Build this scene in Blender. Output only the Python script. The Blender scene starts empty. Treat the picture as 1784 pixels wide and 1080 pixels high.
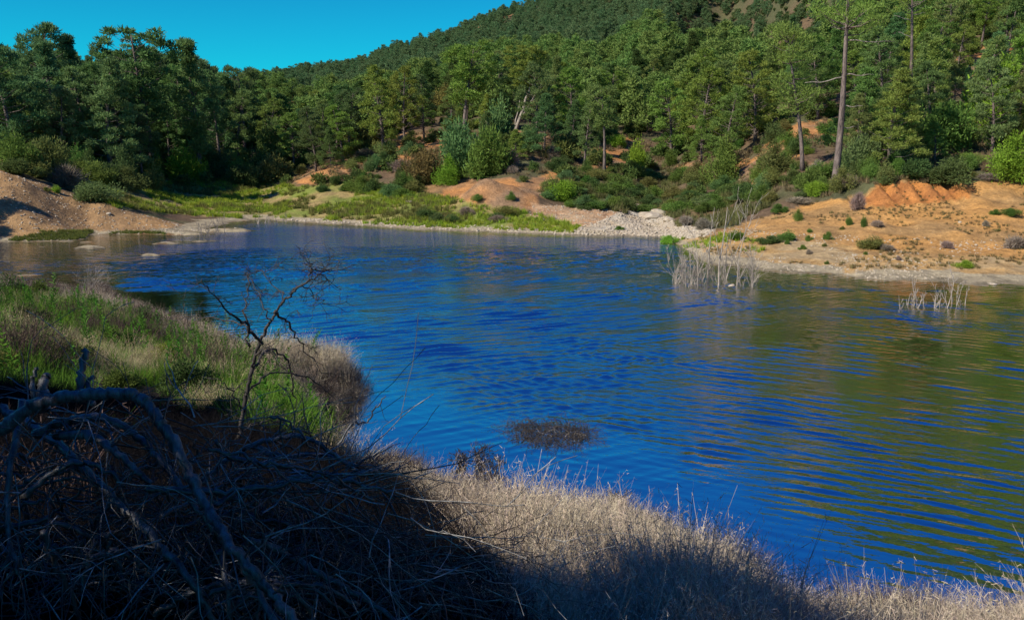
import bpy, math, random
import numpy as np
from mathutils import Vector, Matrix
R = math.radians
rng = np.random.default_rng(7)
random.seed(7)
scene = bpy.context.scene
COL = scene.collection

# ------------------------------------------------------------------ camera
F = 1545.0; PITCH = R(9.55); CAMZ = 5.0
cam_d = bpy.data.cameras.new('camera'); cam = bpy.data.objects.new('camera', cam_d); COL.objects.link(cam)
cam_d.sensor_width = 36; cam_d.lens = 36*F/1784; cam_d.clip_start = 0.05; cam_d.clip_end = 5000
cam.location = (0, 0, CAMZ); cam.rotation_euler = (R(90)-PITCH, 0, 0)
scene.camera = cam
# ------------------------------------------------------------------ world
SUN_EL = R(40); SUN_AZ_VEC = np.array([0.84, 0.54])      # direction the light travels on the ground
SUN_AZ_VEC = SUN_AZ_VEC/np.linalg.norm(SUN_AZ_VEC)
world = bpy.data.worlds.new('World'); scene.world = world; world.use_nodes = True
wn = world.node_tree.nodes; wl = world.node_tree.links
bg = wn['Background']; bg.inputs['Strength'].default_value = 0.14
sky = wn.new('ShaderNodeTexSky'); sky.sky_type = 'NISHITA'; sky.sun_disc = False
sky.sun_elevation = SUN_EL
# towards the sun: -SUN_AZ_VEC ; sky rotation measured from +Y clockwise
sky.sun_rotation = math.atan2(-SUN_AZ_VEC[0], -SUN_AZ_VEC[1])
sky.air_density = 1.0; sky.dust_density = 0.3; sky.ozone_density = 3.0
tint = wn.new('ShaderNodeMix'); tint.data_type = 'RGBA'; tint.blend_type = 'MULTIPLY'
tint.inputs[0].default_value = 1.0
wtc = wn.new('ShaderNodeTexCoord'); wsp = wn.new('ShaderNodeSeparateXYZ'); wcr = wn.new('ShaderNodeValToRGB')
wl.new(wtc.outputs['Generated'], wsp.inputs[0]); wl.new(wsp.outputs['Z'], wcr.inputs[0])
wcr.color_ramp.interpolation = 'B_SPLINE'
wcr.color_ramp.elements[0].position = 0.0; wcr.color_ramp.elements[0].color = (.012, .86, .84, 1)
wcr.color_ramp.elements[1].position = .34; wcr.color_ramp.elements[1].color = (.03, .15, .47, 1)
wce = wcr.color_ramp.elements.new(1.0); wce.color = (.05, .29, .88, 1)
wl.new(wcr.outputs[0], tint.inputs[7])
wl.new(sky.outputs[0], tint.inputs[6]); wl.new(tint.outputs[2], bg.inputs['Color'])
sl = bpy.data.lights.new('sun', 'SUN'); so = bpy.data.objects.new('sun', sl); COL.objects.link(so)
sl.energy = 5.0; sl.angle = R(0.5); sl.color = (1.0, 0.93, 0.80)
LT = Vector((SUN_AZ_VEC[0]*math.cos(SUN_EL), SUN_AZ_VEC[1]*math.cos(SUN_EL), -math.sin(SUN_EL)))
so.rotation_euler = LT.to_track_quat('-Z', 'Y').to_euler()
scene.view_settings.view_transform = 'Standard'; scene.view_settings.look = 'None'
scene.view_settings.gamma = 1.0; scene.view_settings.exposure = 0.35
scene.view_settings.use_curve_mapping = False
try:
    scene.cycles.max_bounces = 5; scene.cycles.diffuse_bounces = 2; scene.cycles.transparent_max_bounces = 6
    scene.cycles.glossy_bounces = 2; scene.cycles.transmission_bounces = 2
    scene.cycles.use_denoising = True
except Exception: pass

# ------------------------------------------------------------------ projection helpers (photo measurements -> metres)
CT, ST = math.cos(PITCH), math.sin(PITCH)
def ray(px, py):
    a = (px-892)/F; b = (540-py)/F
    return np.array([a, CT+b*ST, -ST+b*CT])
def P(px, py, d):                       # the point at forward distance d seen at px, py
    r = ray(px, py); return np.array([0, 0, CAMZ]) + r*(d/r[1])
def zz(py, d): return P(892, py, d)[2]
def proj(x, y, z):
    x = np.asarray(x, float); y = np.asarray(y, float); z = np.asarray(z, float)-CAMZ
    dep = y*CT - z*ST; up = y*ST + z*CT
    dep = np.where(dep < 0.05, 0.05, dep)
    return 892+F*x/dep, 540-F*up/dep
def dwater(py):
    r = ray(892, py); return -CAMZ/r[2]*r[1]
# ------------------------------------------------------------------ numpy value noise
_perm = np.random.default_rng(11).random((256, 256))
def vnoise(x, y):
    xi = np.floor(x).astype(int); yi = np.floor(y).astype(int)
    fx = x-xi; fy = y-yi; fx = fx*fx*(3-2*fx); fy = fy*fy*(3-2*fy)
    g = lambda i, j: _perm[(xi+i) & 255, (yi+j) & 255]
    return ((g(0,0)*(1-fx)+g(1,0)*fx)*(1-fy) + (g(0,1)*(1-fx)+g(1,1)*fx)*fy)*2-1
def fbm(x, y, s, o=4, seed=0):
    x = np.asarray(x, float)/s+seed*17.3; y = np.asarray(y, float)/s+seed*9.1
    a = 1; t = 0; n = 0
    for _ in range(o):
        t = t+a*vnoise(x, y); n += a; a *= .5; x = x*2.03+5.2; y = y*2.03+1.7
    return t/n
# ------------------------------------------------------------------ terrain
def W(py): return ('w', py)
COLS = {
 -500: [(0,3.4),(6,3.0),(20,1.9),(34,.9),W(482),(46,-.3),W(426),(60,3.0),(66,5.0),(80,6),(110,9),(160,18),(260,24),(420,26),(560,20),(900,10)],
 0:    [(0,3.3),(4,2.95),(12,2.25),(24,1.05),W(502),(45,-.12),W(420),(60,345),(63,300),(75,292),(95,266),(130,200),(170,150),(260,22.),(420,25.),(560,20.),(900,10.)],
 150:  [(0,3.3),(4,2.9),(12,2.05),(22,.95),W(526),(42,-.16),W(409),(66,346),(72,342),(90,300),(105,250),(140,190),(200,19.),(420,24.),(560,20.),(900,10.)],
 320:  [(0,3.3),(4,2.85),(10,2.1),(18,.95),W(572),(34,-.7),(58,-.3),W(401),(68,.14),(82,365),(95,335),(105,300),(120,240),(150,180),(220,20.),(420,28.),(560,24.),(900,10.)],
 450:  [(0,3.3),(4,2.8),(8,2.3),(16,.85),W(622),(32,-1.2),(60,-.8),W(383),(88,360),(100,335),(108,312),(122,255),(160,205),(230,180),(380,162),(500,142),(620,50.),(900,40.)],
 600:  [(0,3.3),(4,2.75),(7,2.25),(11,1.0),W(815),(19,-.5),(30,-1.6),(55,-1.0),W(391),(80,362),(90,335),(100,296),(112,272),(140,235),(200,192),(330,160),(500,124),(620,50.),(900,40.)],
 750:  [(0,3.3),(4,2.65),(7,1.95),(10.5,.7),W(838),(20,-1.),(30,-2.),(50,-1.2),W(401),(72,372),(82,345),(92,302),(105,255),(140,195),(200,158),(320,126),(500,78),(620,60.),(900,40.)],
 900:  [(0,3.3),(4,2.6),(6.5,1.9),(9.5,.7),W(893),(20,-1.4),(30,-2.3),(48,-1.2),W(407),(66,387),(74,352),(85,302),(100,245),(130,185),(190,126),(300,94),(500,22),(620,90.),(900,60.)],
 1050: [(0,3.3),(4,2.6),(6.5,1.7),(9.5,.7),W(902),(20,-1.5),(30,-2.3),(48,-1.),W(412),(64,388),(76,352),(90,302),(110,245),(160,155),(260,84),(360,34),(500,-36),(700,150.),(900,140.)],
 1150: [(0,3.3),(4,2.55),(6.5,1.6),(9,.7),W(922),(20,-1.5),(30,-2.3),(48,-.6),W(415),(64,396),(74,371),(86,340),(98,302),(115,238),(165,135),(260,50),(380,-20),(500,-70),(700,170.),(900,170.)],
 1250: [(0,3.3),(4,2.5),(6.2,1.6),(8.8,.6),W(965),(18,-1.5),(28,-1.8),(36,-.8),W(464),(48,431),(55,401),(66,376),(80,330),(92,272),(115,205),(170,100),(260,0),(400,-100),(600,170.),(900,180.)],
 1400: [(0,3.3),(4,2.4),(6,1.5),(8,.5),W(1040),(18,-1.5),(26,-1.8),(33,-.8),W(478),(46,430),(56,371),(62,332),(68,285),(90,205),(140,105),(210,0),(330,-230),(600,210.),(900,190.)],
 1550: [(0,3.3),(4,2.4),(6,1.35),(7.6,.4),W(1090),(18,-1.5),(26,-1.6),(32,-.8),W(487),(45,430),(54,364),(57,318),(64,275),(90,185),(140,60),(220,-230),(400,170.),(900,200.)],
 1784: [(0,3.3),(4,2.4),(6,1.3),(7.4,.4),W(1105),(18,-1.5),(26,-1.5),(31,-.6),W(498),(44,430),(55,350),(57,330),(66,262),(90,155),(140,-5),(220,-330),(400,190.),(900,230.)],
 2400: [(0,3.3),(4,2.4),(6,1.3),(7.2,.4),(8.4,0),(16,-1.2),(26,-1.2),(31,0),(44,1.6),(55,3.5),(66,8),(90,18),(140,40),(220,70),(400,120),(900,150)],
}
cu = []; cprof = []
for px, pts in COLS.items():
    ds = []; zs = []
    for a in pts:
        if a[0] == 'w': ds.append(dwater(a[1])); zs.append(0.0)
        else:
            d, v = a
            ds.append(float(d))
            if isinstance(v, int) and (v > 9 or v < -2) and px not in (-500, 2400): zs.append(zz(v, d))
            else: zs.append(float(v))
    r = ray(px, 280); cu.append(r[0]/r[1]); cprof.append((np.array(ds), np.array(zs)))
cu = np.array(cu)
LG = np.geomspace(0.5, 1000, 1500)             # profile table over forward distance
TAB = np.stack([np.interp(LG, d, z) for d, z in cprof])
_k = np.exp(-np.linspace(-2, 2, 9)**2); _k /= _k.sum()
TAB = np.stack([np.convolve(np.pad(t, 4, 'edge'), _k, 'valid') for t in TAB])
def base_h(u, d):
    fi = np.clip((np.log(np.clip(d, .5, 999))-math.log(.5))/(math.log(1000)-math.log(.5))*1499, 0, 1498.999)
    i = fi.astype(int); fr = fi-i
    uc = np.clip(u, cu[0], cu[-1]-1e-6); j = np.clip(np.searchsorted(cu, uc, 'right')-1, 0, len(cu)-2)
    t = (uc-cu[j])/(cu[j+1]-cu[j]); t = t*t*(3-2*t)*.6+t*.4
    return (TAB[j, i]*(1-fr)+TAB[j, i+1]*fr)*(1-t) + (TAB[j+1, i]*(1-fr)+TAB[j+1, i+1]*fr)*t
AMAX = math.atan(cu[-1]); AMIN = math.atan(cu[0])
BUMPS = []   # x, y, rx, ry, dz
def addbump(px, py, d, rx, ry, dz):
    p = P(px, py, d); BUMPS.append((p[0], p[1], rx, ry, dz))
for px, py, rx, ry, dz in [(585,680,.8,1.0,.85),(530,660,1.2,1.5,.45),(290,425,1.1,.7,.45),(268,445,.8,.35,.52),(322,443,.8,.35,.55),(395,403,1.6,1.2,.5),(357,421,1.2,.9,.5),
                           (155,432,.8,.5,.22),(430,403,1.2,.8,.45),(330,408,1.5,1,.4),(1275,497,.35,.3,.0)]:
    addbump(px, py, dwater(py), rx*(1.3 if px < 500 else 1), ry, dz*(.85 if px < 500 else 1))
addbump(862, 335, 73, 3.6, 2.2, 1.5); addbump(840, 325, 74, 1.4, 1.2, .8)
addbump(590, 300, 96, 6, 3, .8); addbump(1130, 385, 68, 1.2, 3, -.6)
for px, w, dz in ((1492, .35, -1.0), (1512, .25, -.5), (1548, .3, -.6), (1572, .2, -.4), (1603, .35, -.7), (1634, .25, -.5), (1660, .4, -.6), (1700, .3, -.3)): addbump(px, 338, 56.4, w, 1.6, dz)
def T(x, y):
    x = np.asarray(x, float); y = np.asarray(y, float)
    r = np.hypot(x, y)+1e-6; a = np.arctan2(x, y); ac = np.clip(a, AMIN, AMAX)
    d = r*np.cos(ac); u = np.tan(ac)
    z = base_h(u, d)
    back = np.clip((np.abs(a)-R(75))/R(40), 0, 1); back = back*back*(3-2*back)
    zb = 3.3+.03*r+fbm(x, y, 9, 3, 3)*.3
    z = z*(1-back)+zb*back
    for bx, by, rx, ry, dz in BUMPS:
        z = z+dz*np.exp(-((x-bx)/rx)**2-((y-by)/ry)**2)
    land = np.clip(np.abs(z)*1.2, 0.08, 1)
    z = z+land*(z > 0)*(fbm(x, y, .9, 3, 33)*.16+np.abs(fbm(x, y, 2.2, 3, 34))*.25)*np.clip((r-30)/8, 0, 1)*np.clip((130-r)/30, 0, 1)
    z = z+land*(fbm(x, y, 3.0, 4, 1)*np.clip(.05+r*.0015, 0, .35)+fbm(x, y, 16, 3, 2)*np.clip((r-50)*.012, 0, 1.6))
    z = z+(np.clip(1-np.abs(z)*1.5, 0, 1))*fbm(x, y, 1.6, 4, 4)*np.clip((r-6)*.006, 0, .13)
    return z
def G(px, py, dmin=2.0, dmax=560):      # where the line of sight meets the ground
    r = ray(px, py); ds = np.geomspace(dmin, dmax, 900)
    xs = r[0]/r[1]*ds; zs = CAMZ+r[2]/r[1]*ds; t = T(xs, ds)
    k = np.nonzero(zs < np.maximum(t, 0.0))[0]
    if len(k) == 0: return None
    d = ds[k[0]]; x = xs[k[0]]
    return Vector((x, d, float(max(T(x, d), 0 if T(x, d) < 0 else -9))))
# ------------------------------------------------------------------ object helpers
def tag(o, label=None, cat=None, group=None, kind=None):
    if label: o['label'] = label
    if cat: o['category'] = cat
    if group: o['group'] = group
    if kind: o['kind'] = kind
    return o
def link(o, parent=None):
    COL.objects.link(o)
    if parent: o.parent = parent
    return o
def empty(name, loc, rz=0, tilt=(0, 0), s=1):
    o = bpy.data.objects.new(name, None); o.location = loc; o.rotation_euler = (tilt[0], tilt[1], rz); o.scale = (s, s, s)
    o.empty_display_size = .2
    return link(o)
def mobj(name, me, parent=None, loc=None, color=None):
    o = bpy.data.objects.new(name, me)
    if loc is not None: o.location = loc
    if color is not None: o.color = (*color, 1)
    return link(o, parent)
class MB:
    def __init__(s): s.v = []; s.f = []; s.n = 0
    def tube(s, pts, rad, k=6, cap=True, rn=0.0):
        pts = [Vector(p) for p in pts]; m = len(pts)
        ref = Vector((.31, .77, .55)).normalized(); base = s.n
        for i, p in enumerate(pts):
            t = (pts[min(i+1, m-1)]-pts[max(i-1, 0)])
            if t.length < 1e-7: t = Vector((0, 0, 1))
            t.normalize(); a = t.cross(ref)
            if a.length < .1: a = t.cross(Vector((1, 0, 0)))
            a.normalize(); b = t.cross(a)
            for j in range(k):
                w = 2*math.pi*j/k; s.v.append(p+(a*math.cos(w)+b*math.sin(w))*rad[i]*(1+(random.uniform(-rn, rn) if rn else 0)))
        for i in range(m-1):
            for j in range(k):
                q = base+i*k; s.f.append((q+j, q+(j+1) % k, q+k+(j+1) % k, q+k+j))
        if cap and k > 2:
            s.f.append(tuple(base+j for j in range(k))[::-1]); s.f.append(tuple(base+(m-1)*k+j for j in range(k)))
        s.n += m*k
    def mesh(s, name, mat, smooth=True):
        me = bpy.data.meshes.new(name); me.from_pydata([tuple(v) for v in s.v], [], s.f); me.materials.append(mat)
        if smooth: me.polygons.foreach_set('use_smooth', [True]*len(me.polygons))
        me.update(); return me
def arr_mesh(name, V, Q, mat, tint=None, smooth=False):
    me = bpy.data.meshes.new(name); V = np.asarray(V, np.float32); Q = np.asarray(Q, np.int32)
    k = Q.shape[1]
    me.vertices.add(len(V)); me.vertices.foreach_set('co', V.ravel())
    me.loops.add(Q.size); me.loops.foreach_set('vertex_index', Q.ravel())
    me.polygons.add(len(Q)); me.polygons.foreach_set('loop_start', np.arange(0, Q.size, k, dtype=np.int32))
    if smooth: me.polygons.foreach_set('use_smooth', np.ones(len(Q), bool))
    me.materials.append(mat)
    if tint is not None:
        at = me.attributes.new('tint', 'FLOAT', 'POINT'); at.data.foreach_set('value', np.asarray(tint, np.float32))
    me.update(calc_edges=True); me.validate(); return me
def unit(v): return v/(np.linalg.norm(v, axis=-1, keepdims=True)+1e-9)
def blades(C, D, L, Wd, g, t):          # quads at C, pointing D, length L, width Wd
    n = len(C); side = unit(np.cross(D, g.normal(size=(n, 3))))
    a = C-side*Wd[:, None]/2; b = C+side*Wd[:, None]/2
    tip = C+D*L[:, None]; c = tip+side*Wd[:, None]*.22; d = tip-side*Wd[:, None]*.22
    V = np.stack([a, b, c, d], 1).reshape(-1, 3); Q = np.arange(4*n).reshape(n, 4)
    return V, Q, np.repeat(t, 4)
# ------------------------------------------------------------------ materials
def newmat(name):
    m = bpy.data.materials.new(name); m.use_nodes = True; n = m.node_tree.nodes; l = m.node_tree.links
    n.clear(); out = n.new('ShaderNodeOutputMaterial'); return m, n, l, out
def leaf_mat(name, trans=.3, sat_var=.12, attr_color=None):
    m, n, l, out = newmat(name)
    oi = n.new('ShaderNodeObjectInfo'); at = n.new('ShaderNodeAttribute'); at.attribute_name = 'tint'
    hs = n.new('ShaderNodeHueSaturation')
    mr = n.new('ShaderNodeMapRange'); mr.inputs['To Min'].default_value = .5; mr.inputs['To Max'].default_value = 1.55
    l.new(at.outputs['Fac'], mr.inputs['Value'])
    mr2 = n.new('ShaderNodeMapRange'); mr2.inputs['To Min'].default_value = .5-.022; mr2.inputs['To Max'].default_value = .5+.022
    l.new(oi.outputs['Random'], mr2.inputs['Value']); l.new(mr2.outputs[0], hs.inputs['Hue'])
    l.new(mr.outputs[0], hs.inputs['Value'])
    if attr_color:
        l.new_color = None
        ac = n.new('ShaderNodeRGB'); ac.outputs[0].default_value = (*attr_color, 1); l.new(ac.outputs[0], hs.inputs['Color'])
    else: l.new(oi.outputs['Color'], hs.inputs['Color'])
    df = n.new('ShaderNodeBsdfDiffuse'); tr = n.new('ShaderNodeBsdfTranslucent'); mx = n.new('ShaderNodeMixShader')
    mx.inputs[0].default_value = trans
    l.new(hs.outputs[0], df.inputs[0]); l.new(hs.outputs[0], tr.inputs[0]); l.new(df.outputs[0], mx.inputs[1]); l.new(tr.outputs[0], mx.inputs[2])
    l.new(mx.outputs[0], out.inputs[0]); return m
def bark_mat(name, c1, c2, sc=6, rough=.9, bump=.02, stretch=.25):
    m, n, l, out = newmat(name)
    tc = n.new('ShaderNodeTexCoord'); mp = n.new('ShaderNodeMapping'); mp.inputs['Scale'].default_value = (1, 1, stretch)
    l.new(tc.outputs['Object'], mp.inputs[0])
    nz = n.new('ShaderNodeTexNoise'); nz.inputs['Scale'].default_value = sc; nz.inputs['Detail'].default_value = 6; nz.inputs['Roughness'].default_value = .7
    l.new(mp.outputs[0], nz.inputs['Vector'])
    cr = n.new('ShaderNodeValToRGB'); cr.color_ramp.elements[0].position = .35; cr.color_ramp.elements[1].position = .68
    cr.color_ramp.elements[0].color = (*c1, 1); cr.color_ramp.elements[1].color = (*c2, 1); l.new(nz.outputs[0], cr.inputs[0])
    bs = n.new('ShaderNodeBsdfPrincipled'); bs.inputs['Roughness'].default_value = rough; l.new(cr.outputs[0], bs.inputs['Base Color'])
    bp = n.new('ShaderNodeBump'); bp.inputs['Distance'].default_value = bump; bp.inputs['Strength'].default_value = .9
    l.new(nz.outputs[0], bp.inputs['Height']); l.new(bp.outputs[0], bs.inputs['Normal']); l.new(bs.outputs[0], out.inputs[0]); return m
M_LEAF = leaf_mat('pine needles', .33); M_BUSH = leaf_mat('bush leaves', .35); M_DRY = leaf_mat('dry stems', .15)
M_BARK = bark_mat('pine bark', (.03, .022, .02), (.24, .18, .15), 7)
M_PALE = bark_mat('bleached wood', (.14, .115, .09), (.42, .36, .29), 9)
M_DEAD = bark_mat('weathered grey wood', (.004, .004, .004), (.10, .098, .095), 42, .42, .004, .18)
M_ARCH = bark_mat('weathered limb wood', (.006, .006, .006), (.17, .165, .16), 34, .4, .008, .15)  # paler, higher-contrast copy of the dead wood, standing for top-lit limbs
M_HTWIG = bark_mat('highlight grey twigs', (.04, .04, .04), (.42, .41, .40), 30, .45, .003)  # brighter twig colour stands in for skylight highlights on the heap
M_GREY = bark_mat('grey twigs', (.10, .085, .07), (.30, .26, .22), 12)
M_TWIG = bark_mat('dark twigs', (.012, .010, .009), (.06, .048, .04), 12, .8, .004)
M_STONE = bark_mat('pale stone', (.26, .20, .13), (.56, .48, .37), 1.3, .9, .01, 1)

# ground
def ground_material():
    m, n, l, out = newmat('ground soil')
    at = n.new('ShaderNodeAttribute'); at.attribute_name = 'ground'
    geo = n.new('ShaderNodeNewGeometry')
    def noise(s, det, rg=.6):
        z = n.new('ShaderNodeTexNoise'); z.inputs['Scale'].default_value = s; z.inputs['Detail'].default_value = det; z.inputs['Roughness'].default_value = rg
        l.new(geo.outputs['Position'], z.inputs['Vector']); return z
    n1 = noise(1.3, 8, .72); n2 = noise(7, 4, .6)
    v = n.new('ShaderNodeTexVoronoi'); v.inputs['Scale'].default_value = 4.5; l.new(geo.outputs['Position'], v.inputs['Vector'])
    def mr(a, f0, f1, t0, t1):
        q = n.new('ShaderNodeMapRange'); q.inputs['From Min'].default_value = f0; q.inputs['From Max'].default_value = f1
        q.inputs['To Min'].default_value = t0; q.inputs['To Max'].default_value = t1; l.new(a, q.inputs['Value']); return q.outputs[0]
    def mth(op, a, b):
        q = n.new('ShaderNodeMath'); q.operation = op
        for i, k in enumerate((a, b)):
            if isinstance(k, (int, float)): q.inputs[i].default_value = k
            else: l.new(k, q.inputs[i])
        return q.outputs[0]
    val = mth('MULTIPLY', mr(n1.outputs[0], .3, .7, .62, 1.38), mr(n2.outputs[0], .3, .7, .75, 1.25))
    hs = n.new('ShaderNodeHueSaturation'); l.new(at.outputs['Color'], hs.inputs['Color']); l.new(val, hs.inputs['Value'])
    # scattered pebbles, paler than the soil
    st = mr(v.outputs['Distance'], .10, .16, 1, 0)
    vm = n.new('ShaderNodeSeparateColor'); l.new(v.outputs['Color'], vm.inputs[0])
    pick = mr(vm.outputs[0], .62, .66, 0, 1)
    amt = mth('MULTIPLY', mth('MULTIPLY', st, pick), at.outputs['Alpha'])
    mix = n.new('ShaderNodeMix'); mix.data_type = 'RGBA'; mix.inputs[7].default_value = (.52, .45, .36, 1)
    l.new(amt, mix.inputs[0]); l.new(hs.outputs[0], mix.inputs[6])
    bs = n.new('ShaderNodeBsdfPrincipled'); bs.inputs['Roughness'].default_value = .95; bs.inputs['Specular IOR Level'].default_value = .15
    l.new(mix.outputs[2], bs.inputs['Base Color'])
    bp = n.new('ShaderNodeBump'); bp.inputs['Distance'].default_value = .2; bp.inputs['Strength'].default_value = 1.0
    l.new(mth('ADD', mth('ADD', n1.outputs[0], mth('MULTIPLY', n2.outputs[0], .35)), mth('MULTIPLY', amt, .3)), bp.inputs['Height'])
    l.new(bp.outputs[0], bs.inputs['Normal']); l.new(bs.outputs[0], out.inputs[0]); return m
M_GROUND = ground_material()

def inpoly(px, py, poly):
    c = np.zeros(px.shape, bool); n = len(poly); j = n-1
    for i in range(n):
        xi, yi = poly[i]; xj, yj = poly[j]
        c ^= ((yi > py) != (yj > py)) & (px < (xj-xi)*(py-yi)/((yj-yi) or 1e-9)+xi); j = i
    return c
Z_LOBE = [(-600,230),(0,296),(100,328),(200,362),(345,397),(430,398),(430,415),(300,418),(0,436),(-600,440)]
Z_FLAT = [(130,328),(400,312),(520,325),(640,318),(800,350),(930,372),(1010,398),(1005,412),(700,402),(500,388),(330,376),(200,362)]
Z_ORANGE = [[(500,318),(520,296),(600,284),(700,270),(640,303),(540,322)], [(745,356),(800,312),(880,308),(935,325),(930,362),(860,372)],
            [(620,270),(700,238),(800,225),(830,250),(770,285),(700,300)],[(1180,290),(1230,285),(1230,305),(1190,308)],[(1270,290),(1310,275),(1320,300),(1290,318)],
            [(1300,300),(1330,250),(1400,215),(1520,205),(1500,240),(1420,250),(1370,290),(1330,330)], [(1000,260),(1100,240),(1130,300),(1010,300)],
            [(880,330),(960,300),(1000,330),(950,345)],[(1640,90),(1784,60),(1784,110),(1700,130)]]
Z_GRAVEL = [(920,356),(1080,362),(1115,384),(1010,398),(925,380)]
Z_STONE = [(990,404),(1060,380),(1120,355),(1160,372),(1180,392),(1240,400),(1230,412),(1150,420),(1040,416)]
Z_BEACH = [(1080,440),(1150,424),(1250,404),(1320,382),(1420,352),(1500,345),(1540,312),(1900,318),(2500,330),(2500,560),(1784,506),(1340,482),(1200,462)]
Z_CUT = [(1490,356),(1535,318),(1620,318),(1700,326),(1690,342),(1640,350),(1540,362)]
def softmask(px, py, poly, x, y, amp):
    jx = px+fbm(x, y, 2.5, 3, 21)*amp; jy = py+fbm(x, y, 2.5, 3, 22)*amp*.4
    return inpoly(jx, jy, poly)
def ground_color(x, y, z):
    px, py = proj(x, y, z); r = np.hypot(x, y)
    front = (y > 30)
    c = np.zeros(x.shape+(4,)); 
    litter = np.array([.13, .085, .05]); olive = np.array([.085, .085, .04]); orange = np.array([.36, .19, .085])
    t = np.clip(fbm(x, y, 5, 4, 5)*1.8+.45, 0, 1)[..., None]
    c[..., :3] = litter*(1-t)+olive*t
    t = np.clip(fbm(x, y, 14, 4, 6)*4-.35, 0, 1)[..., None]; c[..., :3] = c[..., :3]*(1-t)+orange*t
    c[..., 3] = .25
    def paint(mask, col, peb, col2=None, s=3):
        if col2 is not None:
            t = np.clip(fbm(x, y, s, 4, 8)*2+.5, 0, 1)[..., None]; cc = np.array(col)*(1-t)+np.array(col2)*t
        else: cc = np.broadcast_to(np.array(col), c[..., :3].shape)
        c[mask, :3] = cc[mask]; c[mask, 3] = peb
    for zp in Z_ORANGE: paint(front & softmask(px, py, zp, x, y, 18), (.40, .185, .065), .5, (.24, .15, .085))
    paint(front & (r < 125) & softmask(px, py, Z_FLAT, x, y, 10), (.17, .20, .04), .1, (.30, .22, .09), 2.5)
    paint(front & softmask(px, py, Z_LOBE, x, y, 5), (.40, .235, .10), .4, (.28, .17, .08), 4)
    paint(front & softmask(px, py, Z_GRAVEL, x, y, 8), (.42, .28, .16), .9, (.40, .23, .12))
    paint(front & softmask(px, py, Z_BEACH, x, y, 8), (.45, .235, .075), .35, (.34, .20, .08), 3)
    low = front & softmask(px, py, Z_BEACH, x, y, 8) & (z < .55+fbm(x, y, 5, 3, 31)*.5)
    paint(low, (.38, .27, .14), .8, (.43, .26, .10), 1.8)
    paint(front & softmask(px, py, Z_CUT, x, y, 8), (.44, .18, .05), .2, (.30, .12, .04), 1.5)
    paint(front & softmask(px, py, Z_STONE, x, y, 8), (.50, .44, .34), 1.0, (.40, .30, .19), 2)
    shore = front & (z < .22) & (z > 0) & (r < 120); paint(shore & (fbm(x, y, 3, 3, 9) > -.5), (.34, .28, .18), 1.0)
    wet = (z < .06+.05*fbm(x, y, 1.2, 2, 12)) & (r < 120)
    c[wet, :3] *= .62
    bed = (z < -.03) & (r < 120); paint(bed, (.36, .28, .16), .5, (.24, .19, .10), 3); c[z < -.6, :3] *= .6
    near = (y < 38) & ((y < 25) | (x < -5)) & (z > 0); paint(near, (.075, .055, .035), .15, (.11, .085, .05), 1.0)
    hp = near & inpoly(px, py, [(-900,660),(60,690),(260,662),(430,770),(650,815),(800,960),(900,1090),(900,2400),(-900,2400)]); paint(hp, (.010, .008, .007), .0, (.016, .012, .009), .6)  # soil colour blackened to deepen the shade beneath the heap
    return c
def polar(a0, a1, na, r0, r1, nr):
    a = np.linspace(a0, a1, na); r = np.geomspace(r0, r1, nr)
    A, RR = np.meshgrid(a, r); X = RR*np.sin(A); Y = RR*np.cos(A); Z = T(X, Y)
    I = np.arange(na*nr).reshape(nr, na)
    Q = np.stack([I[:-1, :-1], I[:-1, 1:], I[1:, 1:], I[1:, :-1]], -1).reshape(-1, 4)[:, ::-1]
    return X, Y, Z, Q
def add_ground(name, X, Y, Z, Q):
    V = np.stack([X, Y, Z], -1).reshape(-1, 3)
    me = arr_mesh(name, V, Q, M_GROUND, smooth=True)
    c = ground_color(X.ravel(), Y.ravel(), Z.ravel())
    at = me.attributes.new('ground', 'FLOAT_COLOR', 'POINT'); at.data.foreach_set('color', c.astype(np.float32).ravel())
    return tag(mobj(name, me), kind='structure')
EA = R(42)
r_list = np.concatenate([np.geomspace(.6, 34, 130)[:-1], np.geomspace(34, 130, 260)[:-1], np.geomspace(130, 1000, 110)])
def polar_r(a0, a1, na, rr):
    a = np.linspace(a0, a1, na); A, RR = np.meshgrid(a, rr); X = RR*np.sin(A); Y = RR*np.cos(A); Z = T(X, Y)
    nr = len(rr); I = np.arange(na*nr).reshape(nr, na)
    Q = np.stack([I[:-1, :-1], I[:-1, 1:], I[1:, 1:], I[1:, :-1]], -1).reshape(-1, 4)[:, ::-1]
    return X, Y, Z, Q
gX, gY, gZ, gQ = polar_r(-EA, EA, 400, r_list)
add_ground('ground', gX, gY, gZ, gQ)
bX, bY, bZ, bQ = polar_r(EA, 2*math.pi-EA, 140, r_list[::4].tolist()+[r_list[-1]])
add_ground('ground_behind', bX, bY, bZ, bQ)
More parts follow.
